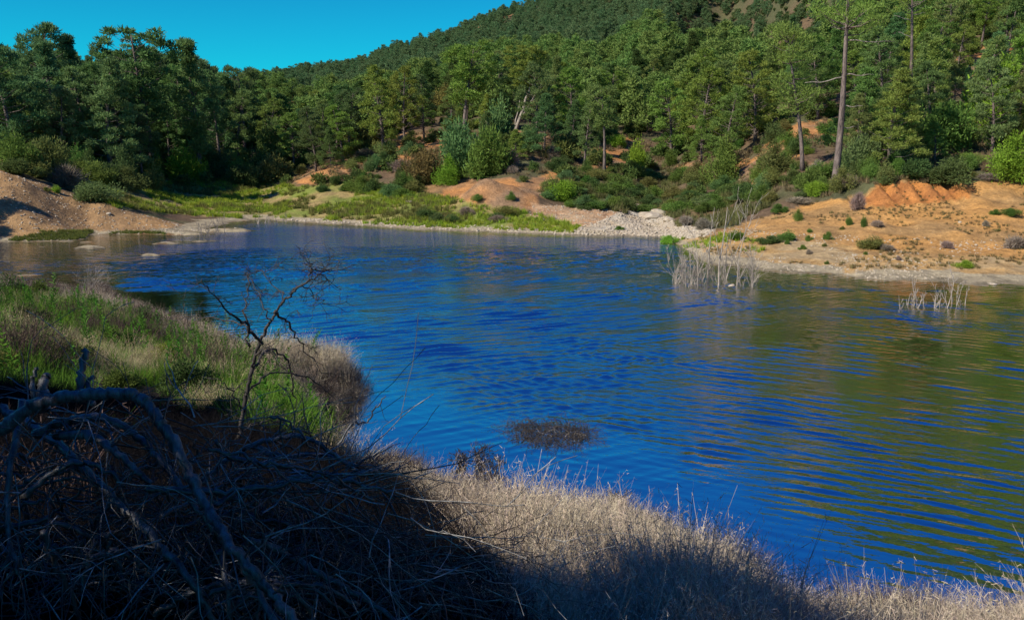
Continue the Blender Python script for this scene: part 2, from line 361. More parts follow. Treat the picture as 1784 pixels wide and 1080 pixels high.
# water: same grid, flat, only where the bed is under it
def water_material():
    m, n, l, out = newmat('lake water')
    geo = n.new('ShaderNodeNewGeometry')
    at = n.new('ShaderNodeAttribute'); at.attribute_name = 'depth'
    am = n.new('ShaderNodeAttribute'); am.attribute_name = 'chop'
    wob = n.new('ShaderNodeTexNoise'); wob.inputs['Scale'].default_value = .07; wob.inputs['Detail'].default_value = 1.5
    l.new(geo.outputs['Position'], wob.inputs['Vector'])
    sc = n.new('ShaderNodeVectorMath'); sc.operation = 'MULTIPLY_ADD'; sc.inputs[1].default_value = (7, 7, 0); l.new(wob.outputs['Color'], sc.inputs[0]); l.new(geo.outputs['Position'], sc.inputs[2])
    def wave(rot, lam, dist, ds, det=2):
        mp = n.new('ShaderNodeMapping'); mp.inputs['Rotation'].default_value = (0, 0, R(rot)); l.new(sc.outputs[0], mp.inputs[0])
        w = n.new('ShaderNodeTexWave'); w.wave_type = 'BANDS'; w.bands_direction = 'Y'; w.wave_profile = 'SIN'
        w.inputs['Scale'].default_value = 2*math.pi/20/lam; w.inputs['Distortion'].default_value = dist
        w.inputs['Detail'].default_value = det; w.inputs['Detail Scale'].default_value = ds; l.new(mp.outputs[0], w.inputs[0]); return w.outputs['Fac']
    def mth(op, a, b):
        q = n.new('ShaderNodeMath'); q.operation = op
        for i, k in enumerate((a, b)):
            if isinstance(k, (int, float)): q.inputs[i].default_value = k
            else: l.new(k, q.inputs[i])
        return q.outputs[0]
    w1 = wave(-18, .80, 5.5, 1.0, 3.5); w2 = wave(4, .43, 5, 1.6, 3); w3 = wave(-38, .30, 6, 2, 3)
    mp = n.new('ShaderNodeMapping'); mp.inputs['Scale'].default_value = (1.0, 1.9, 1); mp.inputs['Rotation'].default_value = (0, 0, R(-12)); l.new(sc.outputs[0], mp.inputs[0])
    nz = n.new('ShaderNodeTexNoise'); nz.inputs['Scale'].default_value = 2.4; nz.inputs['Detail'].default_value = 3; l.new(mp.outputs[0], nz.inputs[0])
    h = mth('ADD', mth('ADD', mth('MULTIPLY', w1, 1.0), mth('MULTIPLY', w2, .45)), mth('ADD', mth('MULTIPLY', w3, .28), mth('MULTIPLY', nz.outputs[0], 1.8)))
    fn = n.new('ShaderNodeTexNoise'); fn.inputs['Scale'].default_value = 9; fn.inputs['Detail'].default_value = 2; l.new(mp.outputs[0], fn.inputs[0])
    arp = n.new('ShaderNodeAttribute'); arp.attribute_name = 'ripple'
    h = mth('ADD', mth('MULTIPLY', h, am.outputs['Fac']), mth('MULTIPLY', mth('ADD', mth('MULTIPLY', fn.outputs[0], .22), mth('MULTIPLY', nz.outputs[0], .30)), arp.outputs['Fac']))
    bp = n.new('ShaderNodeBump'); bp.inputs['Distance'].default_value = .036; bp.inputs['Strength'].default_value = 1; l.new(h, bp.inputs['Height'])
    gl = n.new('ShaderNodeBsdfGlossy'); ra = n.new('ShaderNodeAttribute'); ra.attribute_name = 'ruffle'; l.new(ra.outputs['Fac'], gl.inputs['Roughness']); l.new(bp.outputs[0], gl.inputs['Normal'])
    body = n.new('ShaderNodeBsdfDiffuse'); body.inputs['Color'].default_value = (.004, .042, .022, 1)
    tr = n.new('ShaderNodeBsdfTransparent'); tr.inputs[0].default_value = (.85, .9, .75, 1)
    mb = n.new('ShaderNodeMixShader'); l.new(at.outputs['Fac'], mb.inputs[0]); l.new(tr.outputs[0], mb.inputs[1]); l.new(body.outputs[0], mb.inputs[2])
    fr = n.new('ShaderNodeFresnel'); fr.inputs['IOR'].default_value = 1.34; l.new(bp.outputs[0], fr.inputs['Normal'])
    mx = n.new('ShaderNodeMixShader'); l.new(fr.outputs[0], mx.inputs[0]); l.new(mb.outputs[0], mx.inputs[1]); l.new(gl.outputs[0], mx.inputs[2])
    l.new(mx.outputs[0], out.inputs[0]); return m
M_WATER = water_material()
WVS = []
_g = np.random.default_rng(12)
for sysn, th0, spread, n_ in ((0, 33, 7, 14), (1, -36, 9, 12), (2, 6, 40, 8), (0, 34, 14, 14), (1, -30, 16, 10)):
    for i in range(n_):
        main = len(WVS) < 26
        lo, hi = ((.26, .54) if main else (.13, .26)) if sysn < 2 else (1.0, 2.4)
        lam = float(np.exp(_g.uniform(math.log(lo), math.log(hi)))); th = R(th0+_g.normal()*spread)
        WVS.append((sysn, 2*math.pi/lam, -math.sin(th), math.cos(th), _g.uniform(0, 6.28), lam*((1.35 if main else .55) if sysn < 2 else .35)))
def wave_height(x, y, ch):
    wx = x+fbm(x, y, 13, 1, 51)*1.5; wy = y+fbm(x, y, 11, 1, 52)*1.1
    m = 1/(1+np.exp(-(x-(y-10)*.42)*.45)); m = np.clip(m+fbm(x, y, 5, 2, 53)*.35, 0, 1)
    amp = (1-m, m, np.ones_like(x)); pk = np.clip(.85+fbm(x, y, 2.0, 2, 54)*.9, .25, 1.5)
    h = 0
    for s_, k_, cx_, cy_, ph, a in WVS: h = h+amp[s_]*a*np.sin(k_*(cx_*wx+cy_*wy)+ph)
    h = h*.0066
    h = h+np.where(h > 0, h*h*9, -h*h*3)
    return h*ch*pk
def add_water(name, X, Y, Z, Q, r0=0, r1=999, disp=False):
    z = Z.ravel(); x = X.ravel(); y = Y.ravel(); rr = np.hypot(x, y)
    keep = (z[Q].min(1) < .06) & (rr[Q].max(1) < 125)
    if disp: pass
    else: keep &= ~((rr[Q].max(1) <= DR1*1.0001) & (np.abs(np.arctan2(x, y))[Q].max(1) <= DA*1.0001))
    Q = Q[keep]; used = np.unique(Q); rm = np.zeros(len(z), int); rm[used] = np.arange(len(used)); Q = rm[Q]
    x = x[used]; y = y[used]; z = z[used]; dep = np.clip(-z, 0, 9); r = np.hypot(x, y); a = np.abs(np.arctan2(x, y))
    lee = np.clip((dep-.1)/1.3, 0.10, 1)
    gust = np.clip(.85+fbm(x, y, 11, 2, 40)*.6, .4, 1.4)
    ch = np.where(y < 34, lee, np.clip(dep*2.2, .25, 1))*gust
    h = np.zeros(len(x))
    if disp:
        fade = np.clip((DR1-r)/8, 0, 1)*np.clip((DA-a)/.03, 0, 1)
        h = wave_height(x, y, ch)*fade
    me = arr_mesh(name, np.stack([x, y, h], -1), Q, M_WATER, smooth=True)
    def fa(nm, v):
        at = me.attributes.new(nm, 'FLOAT', 'POINT'); at.data.foreach_set('value', np.asarray(v, np.float32))
    fa('depth', 1-np.exp(-dep*2.6)); fa('chop', ch*(np.clip((r-38)/16, 0.0, 1) if disp else 1.0)*1.3)
    fa('ripple', ch); fa('ruffle',   .025+np.clip((r-40)/30, 0, 1)**.9*.14*np.clip(dep*2, .35, 1))
    return tag(mobj(name, me), kind='structure')
DA = R(36); DR1 = 54.0
# the ground grid cut to the same ring so both sheets meet
W_r = np.geomspace(7.0, DR1, 900); wX, wY, wZ, wQ = polar_r(-DA, DA, 720, W_r)
add_water('water', wX, wY, wZ, wQ, disp=True)
_in = r_list[r_list < DR1*.97]; _out = r_list[r_list > DR1*1.03]
oX, oY, oZ, oQ = polar_r(-DA, DA, 360, np.concatenate([[DR1], _out])); DR1s = DR1; DR1 = 0; add_water('far_water', oX, oY, oZ, oQ); DR1 = DR1s
sX, sY, sZ, sQ = polar_r(DA, 2*math.pi-DA, 150, r_list[::4]); DR1 = 0; add_water('water_beside', sX, sY, sZ, sQ)

LM = [(60,330,'the bare left point'),(325,318,'the brightest left bush'),(275,150,'the flat-topped skyline pine'),(427,200,'the lone pale-trunked pine'),(480,290,'the shaded gully'),(570,300,'the orange slope'),
      (720,260,'the bare brown slope'),(810,160,'the umbrella-crowned pine'),(905,200,'the forked pale tree'),(800,300,'the round central bush'),(865,335,'the orange mound'),(1052,250,'the straight dark trunk'),
      (1112,300,'the vivid green little tree'),(1130,390,'the pale creek stones'),(982,352,'the light green young shrub'),(1258,322,'the bright-topped bush'),(1398,260,'the left-leaning pine'),(1453,240,'the tallest bare trunk'),
      (1583,130,'the reddish trunk'),(1692,80,'the thick upper-right trunk'),(1600,335,'the orange cut bank'),(1740,250,'the yellow-green edge bush'),(1150,160,'the high bare patch'),(1518,434,'the largest beach bush'),
      (1345,424,'the low green beach strip'),(1660,433,'the dry beach tuft'),(1223,180,'the twin pale trunks'),(150,140,'the knobbly-topped left pine'),(620,345,'the grassy terrace'),(200,345,'the feathery shrub'),(1000,150,'the middle slope canopy'),(1300,80,'the upper slope canopy')]
def where(px, py):
    lx, ly, nm = min(LM, key=lambda q: (q[0]-px)**2+2*(q[1]-py)**2); dx = px-lx; dy = py-ly
    far = 'well ' if math.hypot(dx, dy) > 75 else ('just ' if math.hypot(dx, dy) < 35 else '')
    if abs(dx) > 2.2*abs(dy): r = 'left of' if dx < 0 else 'right of'
    elif abs(dy) > 2.2*abs(dx): r = 'above' if dy < 0 else 'below'
    else: r = ('above' if dy < 0 else 'below')+(' and left of' if dx < 0 else ' and right of')
    return far+r+' '+nm
# ------------------------------------------------------------------ plant meshes
def pine_meshes(seed, h=12.0, cb=.35, cr=2.6, n=46, flat=.45, card=.26, per=95, shape='round'):
    g = np.random.default_rng(seed); mb = MB()
    bx, by = g.normal(0, .05, 2); k = 9
    lean = lambda t: np.array([bx*h*t*t+.12*math.sin(t*5+seed), by*h*t*t+.10*math.cos(t*4+seed*2)-.10, h*t])
    mb.tube([lean(t)-(np.array([0, 0, .5]) if t == 0 else 0) for t in np.linspace(0, .97, k)], [h*.019*(1-.85*t)+.012+(.06 if t == 0 else 0) for t in np.linspace(0, 1, k)], 8)
    V = []; Tt = []; Q = []; off = 0
    for i in range(n):
        t = cb+(1-cb)*((i+.5)/n)**(.85)
        s = (t-cb)/(1-cb)
        if shape == 'round': rad = cr*math.sin(math.pi*min(1, .18+.80*s))**.7
        elif shape == 'cone': rad = cr*(1-s)**.8+.15
        elif shape == 'flat': rad = cr*(.35+.65*s)*(1 if s < .85 else .8)
        else: rad = cr*(.5+.5*math.sin(s*9+seed))*(1-s*.6)
        a = i*2.399+g.normal(0, .5); q = rad*(.35+.65*g.random()**.6)
        c0 = lean(t); rise = g.uniform(-.05, .28)*q
        c = c0+np.array([math.cos(a)*q, math.sin(a)*q, rise])
        pr = (.42+.5*g.random())*(.75+.25*cr/2.6)*(1.05-.35*s)
        if i % 2 == 0 or q > 1.2:
            st = lean(max(.02, t-.06)); mid = (st+c)/2+np.array([0, 0, -.10*q]); mb.tube([st, mid, c], [.045*(1.2-s)+.015, .03*(1.2-s)+.01, .012], 4, False)
        m = int(per*pr**1.4*2.7)+24
        d = unit(g.normal(size=(m, 3))); rr = g.random(m)**.45
        pos = c+d*rr[:, None]*np.array([pr, pr, pr*flat*1.15])*(.8+.4*g.random((m, 1)))
        dr = unit(d*.8+np.array([0, 0, .55])+g.normal(size=(m, 3))*.55)
        L = card*(.6+.8*g.random(m)); Wd = card*(.26+.2*g.random(m))
        tn = np.clip(.42+.35*g.random(m)+.28*(g.random()-.5), 0, 1)
        v, qd, tt = blades(pos, dr, L, Wd, g, tn); V.append(v); Q.append(qd+off); Tt.append(tt); off += len(v)
    crown = arr_mesh('crown', np.concatenate(V), np.concatenate(Q), M_LEAF, np.concatenate(Tt))
    return mb.mesh('trunk', M_BARK), crown
PV = {}
specs = {'a': dict(h=12, cb=.22, cr=3.3, n=62), 'b': dict(h=12, cb=.42, cr=3.4, n=54, shape='flat', flat=.42),
         'c': dict(h=12, cb=.12, cr=2.9, n=66), 'd': dict(h=12, cb=.08, cr=3.4, n=66, shape='cone'), 'e': dict(h=12, cb=.18, cr=3.4, n=56, shape='tier'),
         'f': dict(h=12, cb=.52, cr=2.8, n=36, shape='flat'), 'g': dict(h=12, cb=.04, cr=4.4, n=80, shape='cone'), 'h': dict(h=12, cb=.20, cr=2.5, n=48)}
for i, (k, s) in enumerate(specs.items()): PV[k] = pine_meshes(100+i, **s)

GRN = [(.150, .220, .050), (.125, .195, .052), (.175, .240, .048), (.120, .175, .058), (.155, .205, .060)]
DARK = [(.105, .180, .070), (.125, .200, .068), (.145, .220, .062)]
def jit(c, g=rng, a=.15): 
    k = 1+g.uniform(-a, a); return tuple(float(np.clip(v*k*(1+g.uniform(-.06, .06)), 0, 1)) for v in c)
NAMES = {'a': 'rounded', 'b': 'broad flat-topped', 'c': 'slender dense', 'd': 'conical', 'e': 'ragged tiered', 'f': 'high-crowned', 'g': 'bushy low-branched', 'h': 'narrow'}
def pine(x, y, h, kind, color, label, group=None, rz=None, width=1.0, tilt=(0, 0)):
    z = float(T(x, y)); e = empty('pine_tree', (x, y, z-.05), rng.uniform(0, 6.28) if rz is None else rz, tilt)
    s = h/12; e.scale = (s*width, s*width, s)
    mobj('trunk', PV[kind][0], e); mobj('crown', PV[kind][1], e, color=color)
    tag(e, label, 'tree', group); return e
def at_top(px, d, top):                 # a tree standing at distance d whose top is seen at height `top` of the photo
    x = P(px, 280, d)[0]; z = float(T(x, d)); tz = P(px, top, d)[2]; return x, d, max(2.5, tz-z)
placed = []
def fpine(px, d, top, kind, color, label, width=1.0, tilt=(0, 0), group=None):
    x, y, h = at_top(px, d, top); placed.append((x, y)); return pine(x, y, h, kind, color, label, group, width=width, tilt=tilt)
def base_d(px, py):
    p = G(px, py, 30); return p.y if p else 120
# featured pines
FP = [
 (20, 82, 60, 'c', 0, 1.1, 'very dark pine cut by the left edge of the photo, tall beside the sky'),
 (85, 96, 44, 'a', 0, 1.0, 'tall dark pine with a knobbly top, highest of the left stand'),
 (140, 98, 62, 'e', 0, .9, 'dark pine with a pointed ragged top, second tall one from the left edge'),
 (190, 97, 80, 'h', 0, .8, 'thin dark pine top left of the broad flat crown on the skyline'),
 (262, 98, 58, 'b', 1, 1.15, 'broad flat-topped pine on a dark straight trunk in the left stand'),
 (345, 102, 70, 'e', 1, 1.0, 'dark pine with a leaning layered top at the right end of the left skyline'),
 (385, 106, 125, 'h', 1, .8, 'small dark pine beside the gap of sky right of the left stand'),
 (427, 118, 118, 'f', 3, 1.1, 'lone high-crowned pine with a pale straight trunk below the sky gap'),
 (490, 122, 165, 'c', 1, 1.1, 'dark dense pine shading the gully left of the orange slope'),
 (668, 104, 118, 'h', 2, 1.1, 'slender pine whose trunk stands alone above the bare brown slope'),
 (705, 110, 118, 'a', 2, .9, 'pine with a thin dark trunk left of the wide umbrella-crowned one'),
 (740, 113, 130, 'h', 3, .9, 'short thin-trunked pine just right of another on the bare slope crest'),
 (810, 105, 78, 'b', 2, 1.2, 'wide umbrella-crowned pine with a straight sunlit trunk above the bare slope'),
 (1018, 90, 170, 'h', 4, .9, 'thin pine with a pale leaning trunk beside a taller dark trunk'),
 (1052, 88, 150, 'f', 4, 1.0, 'straight dark-trunked pine at the foot of the slope above the green thicket'),
 (995, 104, 120, 'a', 2, 1.0, 'pine with a half-hidden trunk up the slope from the thicket'),
 (1223, 96, 118, 'c', 2, 1.2, 'leafy pine low on the slope left of two pale trunks'),
 (1250, 98, 110, 'a', 4, 1.0, 'pine with a twin-looking pale trunk at the slope foot'),
 (1313, 90, 90, 'c', 2, 1.1, 'dense pine right of the pale trunks above a bright bush'),
 (1692, 112, -10, 'b', 2, 1.2, 'upper right pine with a thick dark trunk over a bare patch'),
 (935, 100, 110, 'a', 3, 1.0, 'dark-trunked pine just right of the forked pale tree'),
]
for px, d, top, kind, ci, w, lab in FP:
    col = jit(DARK[ci % 3] if px < 400 else GRN[ci], a=.08)
    fpine(px, d, top, kind, col, lab, w)
# tall pine on the right: bare charred trunk with dead side branches
def custom_pine(name, px, py, tip, top_px, r0, crown_from, label, pcs, col, dead=(), bark=M_BARK):
    b = G(px, py, 30); d = b.y; p1 = P(top_px, tip, d); h = p1[2]-b.z; dx = p1[0]-b.x
    placed.append((b.x, b.y))
    e = empty(name, (b.x, b.y, b.z-.1)); mb = MB(); g = np.random.default_rng(px)
    ax = lambda t: np.array([dx*t+.25*math.sin(t*4)*(1-t)*1.2-.0, .1*math.sin(t*6), h*t])
    ts = np.linspace(0, 1, 14)
    mb.tube([ax(t) for t in ts], [r0*(1.25 if t == 0 else 1)*(1-.75*t) for t in ts], 10)
    mobj('trunk', mb.mesh('trunk', bark), e)
    for (t, sx, L, up) in dead:
        m2 = MB(); s0 = ax(t); pts = [s0+np.array([sx*L*q, g.normal(0, .05), up*L*q*(1-.4*q)+.06*math.sin(q*9)]) for q in np.linspace(0, 1, 6)]
        m2.tube(pts, [.042*(1-.8*q)+.007 for q in np.linspace(0, 1, 6)], 5)
        q0 = pts[3]; m2.tube([q0, q0+np.array([sx*.25, .1, .22])*L*.5], [.02, .006], 4)
        mobj('branch', m2.mesh('branch', M_PALE), e)
    V = []; Q = []; Tt = []; off = 0; lb = MB()
    for i in range(pcs):
        t = crown_from+(1-crown_from)*g.random()**.8; a = g.uniform(0, 6.28); q = g.uniform(.3, 1)*h*.17*(1.3-t*.5)
        c = ax(t)+np.array([math.cos(a)*q, math.sin(a)*q, g.uniform(-.1, .35)*q]); pr = g.uniform(.45, .95)
        st = ax(max(0, t-.03)); lb.tube([st, (st+c)/2+np.array([0, 0, -.1*q]), c], [.05, .03, .012], 4, False)
        m = int(150*pr); dd = unit(g.normal(size=(m, 3)))
        pos = c+dd*(g.random((m, 1))**.45)*np.array([pr, pr, pr*.45]); dr = unit(dd*.8+np.array([0, 0, .5])+g.normal(size=(m, 3))*.5)
        v, qd, tt = blades(pos, dr, .2*(.6+.8*g.random(m)), .05*(.7+.6*g.random(m)), g, np.clip(.45+.4*g.random(m), 0, 1))
        V.append(v); Q.append(qd+off); Tt.append(tt); off += len(v)
    mobj('limbs', lb.mesh('limbs', bark), e)
    mobj('crown', arr_mesh('crown', np.concatenate(V), np.concatenate(Q), M_LEAF, np.concatenate(Tt)), e, color=col)
    tag(e, label, 'tree'); return e
custom_pine('pine_tree', 1453, 326, -70, 1482, .25, .70, 'tallest pine with a long bare charred trunk on the right bank', 34, GRN[2],
            [(.50, -1, 2.6, -.25), (.51, 1, 2.0, .0), (.37, 1, 1.3, .02), (.27, 1, 1.0, .22), (.66, 1, 3.2, -.05), (.70, 1, 1.2, .7), (.71, -1, 1.0, .1)])
custom_pine('pine_tree', 1583, 192, -60, 1590, .20, .70, 'pine with a scaly reddish trunk right of the tallest bare trunk', 40, GRN[2],
            [(.62, -1, 1.8, .5), (.66, 1, 1.2, .4), (.50, -1, 1.3, .8)])
custom_pine('pine_tree', 1398, 297, 55, 1372, .17, .40, 'pine leaning left with its thin trunk rooted in the orange bank', 46, GRN[0])
# forked pale tree
def forked():
    b = G(897, 237, 60); d = b.y; e = empty('pine_tree', (b.x, b.y, b.z-.1)); placed.append((b.x, b.y))
    mb = MB(); L = lambda pts: [np.array(P(px, py, d+o))-np.array(b)+np.array([0, 0, .1]) for px, py, o in pts]
    mb.tube(L([(896,240,0),(899,225,0),(905,208,0),(912,190,.1),(916,172,.2),(922,160,.2),(923,148,.2)]), [.26, .22, .19, .17, .14, .10, .06], 8)
    mb.tube(L([(908,205,0),(918,192,-.3),(925,178,-.5),(932,166,-.6)]), [.12, .10, .08, .04], 6)
    mb.tube(L([(898,228,0),(898,210,.4),(904,190,.8),(906,172,1)]), [.12, .09, .07, .04], 6)
    mb.tube(L([(928,171,-.5),(921,168,-.5)]), [.04, .02], 5)
    mobj('trunk', mb.mesh('trunk', M_PALE), e)
    c = mobj('crown', PV['b'][1], e, color=GRN[2]); c.scale = (.85, .85, .62); c.location = (1.3, 0.5, 2.4)
    tag(e, 'pale forked tree with three twisting trunks beside the umbrella-crowned pine', 'tree')
forked()
# fill: scattered pines of the near slopes
SKY = np.array([(-200,70),(0,75),(40,95),(70,60),(100,60),(130,80),(180,95),(230,75),(290,75),(340,85),(375,110),(390,138),(420,133),(470,158),(520,178),(580,150),(640,128),(700,128),(760,92),(830,85),(900,92),(1000,68),(1100,40),(1200,15),(1300,-20),(2000,-60)])
CLEAR = [[(560,310),(640,262),(720,225),(800,215),(850,240),(800,300),(700,310)], [(1000,300),(1000,262),(1130,235),(1180,300)], [(430,312),(400,270),(450,262),(500,305)],
         [(1290,330),(1290,262),(1360,215),(1530,205),(1500,262),(1400,300)], [(1180,100),(1260,80),(1260,110),(1180,115)], [(1110,160),(1190,140),(1200,175),(1120,185)], [(1600,290),(1784,270),(1784,330),(1600,330)],
         [(1640,120),(1784,95),(1784,150),(1690,140)], [(820,235),(870,225),(880,250),(830,255)]]
def slopeok(x, y):
    z = float(T(x, y)); px, py = proj(x, y, z); px = float(px); py = float(py)
    lim = np.interp(px, [-300,0,130,200,380,480,560,660,800,900,1000,1200,1260,1330,1420,1500,1900], [285,285,318,318,300,300,300,300,285,290,292,292,290,290,318,300,300])
    if py > lim: return None
    if px < -120 or px > 1900: return None
    if px < 330 and y < 84: return None
    for c in CLEAR:
        if inpoly(np.array([px]), np.array([py]), c)[0]: return None
    return px, py, z
cand = []
tries = 0
while tries < 9000 and len(cand) < 420:
    tries += 1
    d = math.sqrt(rng.uniform(60**2, 150**2)); u = rng.uniform(-.68, .64); x = u*d
    md = (2.6 if u < -.15 else 3.5)+.012*(d-60)
    if any((x-a)**2+(d-b)**2 < md*md for a, b in placed): continue
    q = slopeok(x, d)
    if not q: continue
    placed.append((x, d)); cand.append((x, d, *q))
cand.sort(key=lambda c: c[1])
N_IND = 300-len(FP)-4
ZONES = [(-999, 400, 'in the dark stand behind the left shore'), (400, 620, 'around the gully left of the bare slope'), (620, 860, 'behind the bare brown slope'),
         (860, 1120, 'on the slope above the green thicket'), (1120, 1420, 'on the slope behind the stone outwash'), (1420, 9999, 'on the slope right of the tallest bare trunk')]
rest = []
for i, (x, y, px, py, z) in enumerate(cand):
    lim = float(np.interp(px, SKY[:, 0], SKY[:, 1]))+rng.uniform(0, 25)
    h = rng.uniform(6.5, 12.0) if rng.random() > .25 else rng.uniform(4, 6.5)
    h *= 1.15 if px < 400 else (1.0 if px < 640 else .70)
    hm = P(px, lim, y)[2]-z
    if hm < 2.6: continue
    h = min(h, hm)
    kind = rng.choice(list('acdehgbf'), p=[.26, .18, .12, .12, .16, .04, .08, .04])
    if h < 6.5: kind = rng.choice(list('dgc'))
    col = jit(DARK[rng.integers(3)] if px < 400 or rng.random() < .12 else GRN[rng.integers(5)], a=.22)
    if len(rest) or i >= N_IND: rest.append((x, y, h)); continue
    zn = next(s for a, b, s in ZONES if a <= px < b)
    size = 'tall' if h > 9.5 else ('mid-height' if h > 6.5 else 'young short')
    row = 'front row' if y < 84 else ('middle rows' if y < 106 else 'upper rows')
    pine(x, y, h, kind, col, '%s %s pine, %s, %s' % (size, NAMES[kind], where(px, py-.6*h*F/y), row), 'pines '+zn, width=rng.uniform(.95, 1.3))

# ------------------------------------------------------------------ instanced stuff
def geo_scatter(name, label, cat, pts, rot, scl, variants, color):
    me = bpy.data.meshes.new(name); me.vertices.add(len(pts)); me.vertices.foreach_set('co', np.asarray(pts, np.float32).ravel())
    a = me.attributes.new('rot', 'FLOAT_VECTOR', 'POINT'); a.data.foreach_set('vector', np.asarray(rot, np.float32).ravel())
    a = me.attributes.new('scl', 'FLOAT_VECTOR', 'POINT'); a.data.foreach_set('vector', np.asarray(scl, np.float32).ravel())
    a = me.attributes.new('vid', 'INT', 'POINT'); a.data.foreach_set('value', rng.integers(0, len(variants), len(pts)).astype(np.int32))
    o = mobj(name, me, color=color); tag(o, label, cat, kind='stuff')
    c = bpy.data.collections.new(name+'_source')
    for i, v in enumerate(variants):
        q = bpy.data.objects.new('%s_source_%02d' % (name, i), v); q.color = (*color, 1); c.objects.link(q)
    ng = bpy.data.node_groups.new(name, 'GeometryNodeTree')
    ng.interface.new_socket('Geometry', in_out='INPUT', socket_type='NodeSocketGeometry'); ng.interface.new_socket('Geometry', in_out='OUTPUT', socket_type='NodeSocketGeometry')
    n = ng.nodes; l = ng.links; gi = n.new('NodeGroupInput'); go = n.new('NodeGroupOutput')
    ci = n.new('GeometryNodeCollectionInfo'); ci.inputs['Collection'].default_value = c; ci.inputs['Separate Children'].default_value = True; ci.inputs['Reset Children'].default_value = True
    ip = n.new('GeometryNodeInstanceOnPoints'); ip.inputs['Pick Instance'].default_value = True
    def na(nm, t):
        q = n.new('GeometryNodeInputNamedAttribute'); q.data_type = t; q.inputs['Name'].default_value = nm; return q.outputs['Attribute']
    l.new(gi.outputs[0], ip.inputs['Points']); l.new(ci.outputs[0], ip.inputs['Instance'])
    l.new(na('vid', 'INT'), ip.inputs['Instance Index']); l.new(na('rot', 'FLOAT_VECTOR'), ip.inputs['Rotation']); l.new(na('scl', 'FLOAT_VECTOR'), ip.inputs['Scale'])
    l.new(ip.outputs[0], go.inputs[0])
    md = o.modifiers.new('scatter', 'NODES'); md.node_group = ng
    return o
# far forest
def lowpine(seed, cr, shape):
    t, c = pine_meshes(seed, h=7, cb=.20, cr=cr, n=30, flat=.6, card=.30, per=52, shape=shape)
    return c
LOWP = [lowpine(300, 1.9, 'round'), lowpine(301, 2.0, 'cone'), lowpine(302, 1.8, 'round'), lowpine(303, 2.2, 'flat')]
for m_ in LOWP: m_.materials[0] = leaf_mat('distant pine needles', .2) if m_ is LOWP[0] else LOWP[0].materials[0]
N = 15000
d = np.sqrt(rng.uniform(112**2, 560**2, N)); u = rng.uniform(-.72, .72, N); x = u*d; z = T(x, d); px, py = proj(x, d, z)
dens = fbm(x, d, 16, 3, 50)
keep = (dens > -.19-.16*(d > 220)) & (py < 262) & (rng.random(N) < np.clip(1.25-d/900, 0, 1))
for c in CLEAR: keep &= ~(inpoly(px, py, c) & (d < 170))
for (gx, gy, gw, gh) in [(1235,18,10,4),(1200,95,26,10),(1150,160,30,13),(890,45,16,7),(855,78,10,5),(1080,22,12,5)]:
    keep &= ~((((px-gx)/gw)**2+((py-gy)/gh)**2) < 1)
hgt = rng.uniform(.55, 1.12, N)*np.where(d > 230, .88, .98)
lim = np.interp(px, SKY[:, 0], SKY[:, 1])
topz = z+hgt*7; _, tpy = proj(x, d, topz); lowside = (px < 400)
keep &= ~(lowside & (tpy < lim+12)); keep &= ~((d < 190) & (tpy < lim-6) & (px < 1100))
x, y, z, hgt = x[keep], d[keep], z[keep], hgt[keep]; n_ = len(x)
near_m = y < 230
def far_obj(msk, name, label, color):
    k = msk.sum(); sc = np.stack([hgt[msk]*rng.uniform(.9, 1.35, k)]*2+[hgt[msk]], -1)
    geo_scatter(name, label, 'forest', np.stack([x[msk], y[msk], z[msk]-.2], -1), np.stack([np.zeros(k), np.zeros(k), rng.uniform(0, 6.28, k)], -1), sc, LOWP, color)
far_obj(near_m, 'upper_slope_forest', 'continuous pine canopy covering the upper near slope', (.145, .215, .055))
far_obj(~near_m, 'distant_forest', 'far pine forest covering the big hill up to the skyline', (.105, .165, .070))
print('far trees', n_, 'rest', len(rest), 'cands', len(cand))
if rest:
    ra = np.array(rest); k = len(ra); mid = [PV[q][1] for q in 'acde']
    geo_scatter('mid_slope_pines', 'pines merging into one canopy high on the near slope', 'forest', np.stack([ra[:, 0], ra[:, 1], T(ra[:, 0], ra[:, 1])], -1),
                np.stack([np.zeros(k), np.zeros(k), rng.uniform(0, 6.28, k)], -1), np.stack([ra[:, 2]/12*1.1]*2+[ra[:, 2]/12], -1), mid, (.072, .110, .032))
